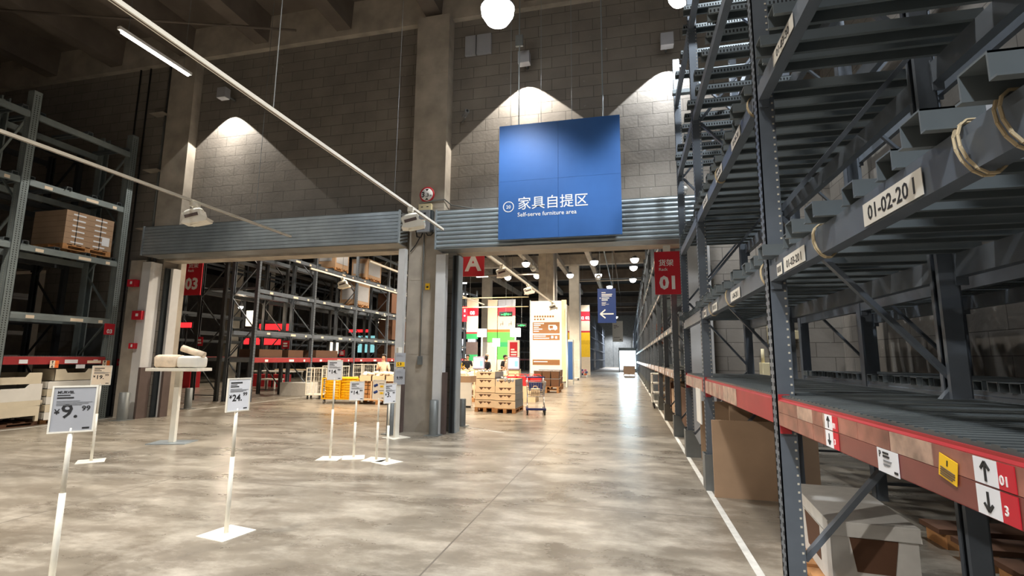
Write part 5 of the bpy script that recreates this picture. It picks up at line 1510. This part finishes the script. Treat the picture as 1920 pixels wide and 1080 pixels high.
def kiosk(x, y, label, m=M_GLOWS, s=1):
    t = thing('checkout_kiosk', label, 'kiosk', (x, y, 0))
    q = MB(); q.box(M_CREAM, -.3*s, .3*s, 0, .4, 0, 1.1); q.build('cabinet', t, bevel=.02)
    q = MB(); q.box(mat('kiosk_grey', (150, 140, 160), .4), -.34*s, .34*s, -.05, .05, 1.08, 1.62); q.build('screen_case', t, bevel=.02)
    q = MB(); q.box(m, -.29*s, .29*s, -.06, -.05, 1.14, 1.56); q.box(M_GLOWC, .06*s, .26*s, -.064, -.06, 1.2, 1.45); q.build('screen', t)
kiosk(-4.72, 20.5, 'self checkout kiosk with a blue-white screen beside the wicker baskets', s=.75)
kiosk(-6.25, 20.5, 'self checkout kiosk with a white and pink screen, left of the other', s=.75)
goods_table(-10.2, 29.6, 3.0, 1.0, 1.0, 'checkout counter on the left behind the people')
for i, (x, z, w_, h_) in enumerate(((-16.3, 2.3, .9, 1.1), (-14.95, 2.3, .8, 1.1), (-16.3, 0.9, 1.0, 1.1), (-15.0, .9, .9, 1.0))):
    q = MB(); q.box(M_GLOWS, -w_/2, w_/2, 0, .1, z, z+h_); q.cyl(M_GREYB, (0, .05, 0), (0, .05, z), .05)
    q.build('display_screen', None, (x, 46 if i > 1 else 46.5, 0), 0, 'bright bluish display screen left of the checkouts, %s' % ('upper left', 'upper right', 'lower left', 'lower right')[i], 'screen')
# lit displays seen through the dark racks
for i, (x, y, z, w_, h_, m, lb) in enumerate((
    (-17.9, 20.5, 3.0, .5, .75, M_GLOWW, 'warm lit panel high behind the dark rack'),
    (-16.8, 20.5, 2.10, 1.4, .36, M_GLOWR, 'glowing red panel behind the dark rack, nearest the 24.99 sign'),
    (-18.7, 21.5, 2.15, .7, .3, M_GLOWR, 'small glowing red panel behind the dark rack on the left'),
    (-17.6, 21.9, 2.85, 1.9, .35, M_GLOWR, 'red glowing strip behind the dark rack, upper one'),
    (-21.7, 20.5, 2.95, .6, .25, M_GLOWR, 'small glowing red panel seen at the left edge of the doorway'),
    (-19.5, 30.0, 1.75, .8, .95, M_GLOWW, 'lit cream poster behind the dark rack'),
    (-19.2, 34.0, 1.9, 1.5, 1.25, M_GLOWT, 'lit cyan display behind the dark rack, left one'),
    (-17.2, 34.0, 1.9, 1.0, 1.25, M_GLOWT, 'lit cyan display behind the dark rack, right one'),
    (-20.9, 35.5, 3.5, 1.8, .22, M_GLOWR, 'red glowing strip above the cyan displays'),
    (-19.2, 36.5, 4.3, 1.0, .6, M_GLOWW, 'warm lit box above the cyan displays'),
    (-19.6, 31.0, 5.0, .35, 1.1, M_GLOWW, 'tall warm lit panel deep behind the dark rack'),
    (-30.0, 14.5, 1.6, .5, .7, M_GLOWW, 'small warm lit window seen through the far left rack'),
    (-28.5, 14.5, 1.7, .3, .9, M_GLOWT, 'small cyan lit window seen through the far left rack'))):
    t = thing('lit_panel', lb, 'lit panel', (x, y, 0))
    q = MB(); q.box(m, -w_/2, w_/2, 0, .08, z, z+h_); q.build('lit_face', t)
    q = MB(); q.box(M_BLK, -w_/2-.04, w_/2+.04, .08, .14, z-.04, z+h_+.04); q.cyl(M_BLK, (0, .1, 0), (0, .1, z), .04, 6); q.build('case', t)
highbay(-15.35, 17.0, 3.55, 'small bare flaring lamp shining through the dark rack', .1, 10.5)
light('POINT', 'flaring_lamp', (-15.35, 17.0, 3.35), 60, WARM, .06)
# carton blocks on the dark rack
def cblock(x, y, z, w, d, h, label, m=M_BOARD, wrap=M_CARDG):
    pallet((x, y, z), d, w, 0, 'pallet under the ' + label, .12)
    t = thing('carton_block', label, 'box', (x, y, z+.121))
    q = MB(); q.box(m, -d/2, d/2, -w/2, w/2, 0, h); q.build('cartons', t)
    q = MB(); q.box(wrap, d/2, d/2+.004, -w*.42, w*.42, h*.15, h*.85); q.box(wrap, -d*.4, d*.3, -w/2-.004, -w/2, h*.2, h*.75); q.build('labels', t)
cblock(-13.2, 22.0, 3.995, 1.2, .9, 1.05, 'brown wrapped carton block on the dark rack, lower one')
cblock(-13.2, 20.0, 5.435, 1.1, .9, 1.4, 'shrink-wrapped carton block on the dark rack, upper left one')
cblock(-13.2, 23.0, 5.435, 1.4, .9, .95, 'striped carton block on the dark rack, upper right one')
for i, (y, z, w_, h) in enumerate(((15.8, 1.52, 1.2, .28), (17.2, 1.52, .9, .28), (19.3, 1.52, 1.6, .3), (26.2, 1.52, 1.8, .7), (26.2, 2.53, 1.8, 1.1), (25.9, 3.998, 1.6, 1.1))):
    boxo('carton', M_BOARDD, -.42, .42, -w_/2, w_/2, .0, h, loc=(-13.2, y, z), label='dark brown carton on the long dark rack, %s' % ('lowest shelf near end', 'lowest shelf second', 'lowest shelf third', 'lowest shelf far end', 'second shelf far end', 'third shelf far end')[i], cat='box')
# white tables, red chairs etc beyond the rack
goods_table(-17.0, 21.5, 2.2, 1.2, .85, 'white table beyond the dark rack', M_WHITE)
goods_table(-15.9, 19.8, .9, .6, .55, 'small white stool table beyond the dark rack', M_WHITE)
goods_table(-19.5, 26.5, 2.4, 1.0, .8, 'cream table farther beyond the dark rack', M_PALE)
boxo('red_cabinet', M_REDP, -1.1, 1.1, -.3, .3, 0, .62, loc=(-18.3, 22.6, 0), label='long low red cabinet beyond the dark rack', cat='cabinet')
boxo('red_cabinet', M_REDP, -.2, .2, -.3, .3, 0, .9, loc=(-21.0, 20.5, 0), label='narrow red cabinet at the left beyond the dark rack', cat='cabinet')
for i, (x, y, z) in enumerate(((-15.0, 14.9, 1.9), (-13.2, 17.2, 1.85), (-15.0, 24.1, 1.6))):
    flag('small pink and white hanging card in the dark rack, %s' % ('left', 'middle', 'right')[i], x-.16, x+.16, y-.1, z, z+.32, [('#', [(-.1, .08, .2, .06), (-.1, .18, .18, .06)], 0, 0, '', 0)], M_SRED, .01, None, name='hanging_card')

# ------------------------------------------------------------------ people
def skinmesh(name, joints, edges, m, parent, sub=1, label=None):
    me = bpy.data.meshes.new(name); me.from_pydata([j[0] for j in joints], edges, []); me.materials.append(m)
    o = bpy.data.objects.new(name, me); COL.objects.link(o)
    md = o.modifiers.new('skin', 'SKIN'); md.use_smooth_shade = True
    sv = me.skin_vertices[0].data
    for i, j in enumerate(joints):
        sv[i].radius = (j[1], j[2] if len(j) > 2 else j[1])
    sv[0].use_root = True
    ms = o.modifiers.new('sub', 'SUBSURF'); ms.levels = sub; ms.render_levels = sub
    dg = bpy.context.evaluated_depsgraph_get()
    m2 = bpy.data.meshes.new_from_object(o.evaluated_get(dg))
    bpy.data.objects.remove(o)
    for p in m2.polygons: p.use_smooth = True
    if not m2.materials: m2.materials.append(m)
    o2 = place(m2, name, parent)
    if label: o2['label'] = label
    return o2
def person(x, y, rz, label, shirt, pants, hair=M_HAIR, pose='hand_up', H=1.66, bend=0.0, hairlen=0):
    t = thing('person', label, 'person', (x, y, 0), rz)
    s = H/1.70
    def P(a, b_, c):
        c *= s; a *= s; b_ *= s
        if c > .95*s and bend:
            dz = c-.95*s; b_ -= math.sin(bend)*dz; c = .95*s+math.cos(bend)*dz
        return (a, b_, c)
    # face looks towards local -Y
    if pose == 'hand_up':
        LA = [(-.19, 0, 1.38), (-.25, .01, 1.12), (-.08, -.20, 1.22)]; RA = [(.19, 0, 1.38), (.25, 0, 1.10), (.22, -.14, .88)]
    elif pose == 'down':
        LA = [(-.19, 0, 1.38), (-.23, .02, 1.10), (-.24, -.05, .86)]; RA = [(.19, 0, 1.38), (.23, .02, 1.10), (.24, -.05, .86)]
    else:
        LA = [(-.19, 0, 1.38), (-.24, -.03, 1.12), (-.12, -.26, 1.05)]; RA = [(.19, 0, 1.38), (.24, -.03, 1.12), (.12, -.26, 1.05)]
    J = [(P(0, 0, .93), .13*s, .10*s), (P(0, 0, 1.12), .115*s, .085*s), (P(0, 0, 1.32), .15*s, .10*s), (P(0, 0, 1.42), .09*s, .07*s), (P(0, 0, 1.49), .052*s, .052*s), (P(0, -.015, 1.55), .06*s, .07*s), (P(0, -.015, 1.63), .082*s, .10*s), (P(0, -.005, 1.68), .06*s, .075*s)]
    E_ = [(i, i+1) for i in range(7)]
    for A in (LA, RA):
        k = len(J); J += [(P(*A[0]), .055*s), (P(*A[1]), .040*s), (P(*A[2]), .026*s)]
        E_ += [(2, k), (k, k+1), (k+1, k+2)]
        w = Vector(A[2]); d = (w-Vector(A[1])).normalized(); sd = Vector((1, 0, 0)) if abs(d.x) < .6 else Vector((0, 0, 1))
        pk = len(J); J.append((P(*(w+d*.06)), .028*s, .016*s)); E_.append((k+2, pk))
        for f in range(4):
            o_ = sd*(-.024+.016*f); L_ = (.05, .06, .055, .042)[f]
            b0 = len(J); J.append((P(*(w+d*.085+o_)), .0085*s)); J.append((P(*(w+d*(.085+L_*.6)+o_+Vector((0, -.008, -.006)))), .008*s)); J.append((P(*(w+d*(.085+L_)+o_+Vector((0, -.016, -.014)))), .006*s))
            E_ += [(pk, b0), (b0, b0+1), (b0+1, b0+2)]
        b0 = len(J); J.append((P(*(w+d*.05-sd*.038)), .009*s)); J.append((P(*(w+d*.085-sd*.05)), .007*s)); E_ += [(k+2, b0), (b0, b0+1)]
    for sx in (-1, 1):
        k = len(J); st = .05*sx
        J += [(P(.09*sx, 0, .86), .085*s), (P(.10*sx, -.01, .50), .055*s), (P(.105*sx, .02, .10), .036*s), (P(.11*sx, -.10, .04), .034*s, .03*s)]
        E_ += [(0, k), (k, k+1), (k+1, k+2), (k+2, k+3)]
    skinmesh('body', J, E_, M_SKIN, t, 1)
    # clothes
    C = [(P(0, 0, .90), .155*s, .12*s), (P(0, 0, 1.12), .14*s, .108*s), (P(0, 0, 1.32), .165*s, .12*s), (P(0, 0, 1.43), .09*s, .075*s)]
    Ec = [(0, 1), (1, 2), (2, 3)]
    for A in (LA, RA):
        k = len(C); mid = [(A[0][i]+A[1][i])/2 for i in range(3)]
        C += [(P(*A[0]), .07*s), (P(*mid), .062*s), (P(*A[1]), .054*s)]; Ec += [(2, k), (k, k+1), (k+1, k+2)]
    skinmesh('shirt', C, Ec, shirt, t, 1)
    C = [(P(0, 0, .95), .15*s, .115*s)]; Ec = []
    for sx in (-1, 1):
        k = len(C); C += [(P(.09*sx, 0, .86), .10*s), (P(.10*sx, -.01, .50), .075*s), (P(.105*sx, .02, .12), .062*s)]; Ec += [(0, k), (k, k+1), (k+1, k+2)]
    skinmesh('trousers', C, Ec, pants, t, 1)
    q = MB(); c = Vector(P(0, .012, 1.645))
    n = 12
    c = c+Vector((0, .012, .012)); q.blob(hair, c, .104*s, .125*s, .118*s, .06, 14, 8, 3)
    q.v = [tuple(Vector(v)+Vector((0, .05, .02)) if v[1] < c.y-.05 and v[2] < c.z+.035*s else v) for v in q.v]
    if hairlen: q.blob(hair, c+Vector((0, .05, -.1)), .085*s, .06*s, .14*s, .1, 12, 6, 4)
    q.build('hair', t)
    q = MB(); f0 = Vector(P(0, -.118, 1.60))
    for sx in (-1, 1):
        q.blob(M_BLK, f0+Vector((.03*sx, .006, .012)), .012, .008, .007, 0, 8, 5); q.blob(M_SKIN, Vector(P(.083*sx, 0, 1.6)), .012, .02, .03, 0, 8, 5)
    q.blob(M_SKIN, f0+Vector((0, -.012, -.012)), .013, .016, .022, 0, 8, 5); q.box(M_REDP, f0.x-.02, f0.x+.02, f0.y-.003, f0.y+.01, f0.z-.05, f0.z-.042)
    q.build('face_features', t)
    for sx in (-1, 1):
        q = MB(); p = Vector(P(.107*sx, -.05, 0)); q.blob(M_BLK, (p.x, p.y, .045), .05, .13, .05, 0, 12, 6); q.v = [(v[0], v[1], max(0, v[2])) for v in q.v]; q.build('shoe', t)
    return t
person(-9.2, 17.6, R(12), 'person in a loose cream shirt, one hand at the chest, behind the white goods crate', M_SHIRT, M_JEANS, H=1.62, pose='hand_up')
person(-8.75, 24.2, R(-60), 'person in black bending at the left edge of the right doorway', M_DARKCL, M_DARKCL, bend=R(35), pose='fwd')
person(-8.25, 25.0, R(20), 'person in a black polo shirt standing at the checkouts, hands forward', M_DARKCL, M_DARKCL, pose='fwd', H=1.68)
person(-6.98, 24.2, R(160), 'person in black seen from behind between the two kiosks', M_DARKCL, M_DARKCL, pose='down', H=1.62)
person(-8.35, 29.0, R(0), 'bald person in white standing behind the checkouts by the white-footed column', M_WHITE, M_JEANS, hair=M_SKIN, pose='down', H=1.75)
person(-6.5, 25.6, R(70), 'dark-haired person in black leaning left in front of the green banner', M_DARKCL, M_DARKCL, pose='fwd', H=1.7, bend=R(15))
person(-6.0, 24.8, R(-40), 'person in a pale top with dark hair beside the red notice card', M_PLASTW, M_DARKCL, pose='fwd', H=1.65, hairlen=1)
person(-9.35, 27.9, R(10), 'person in a yellow top at the left edge behind the checkouts', M_YELB, M_JEANS, pose='down', H=1.5)
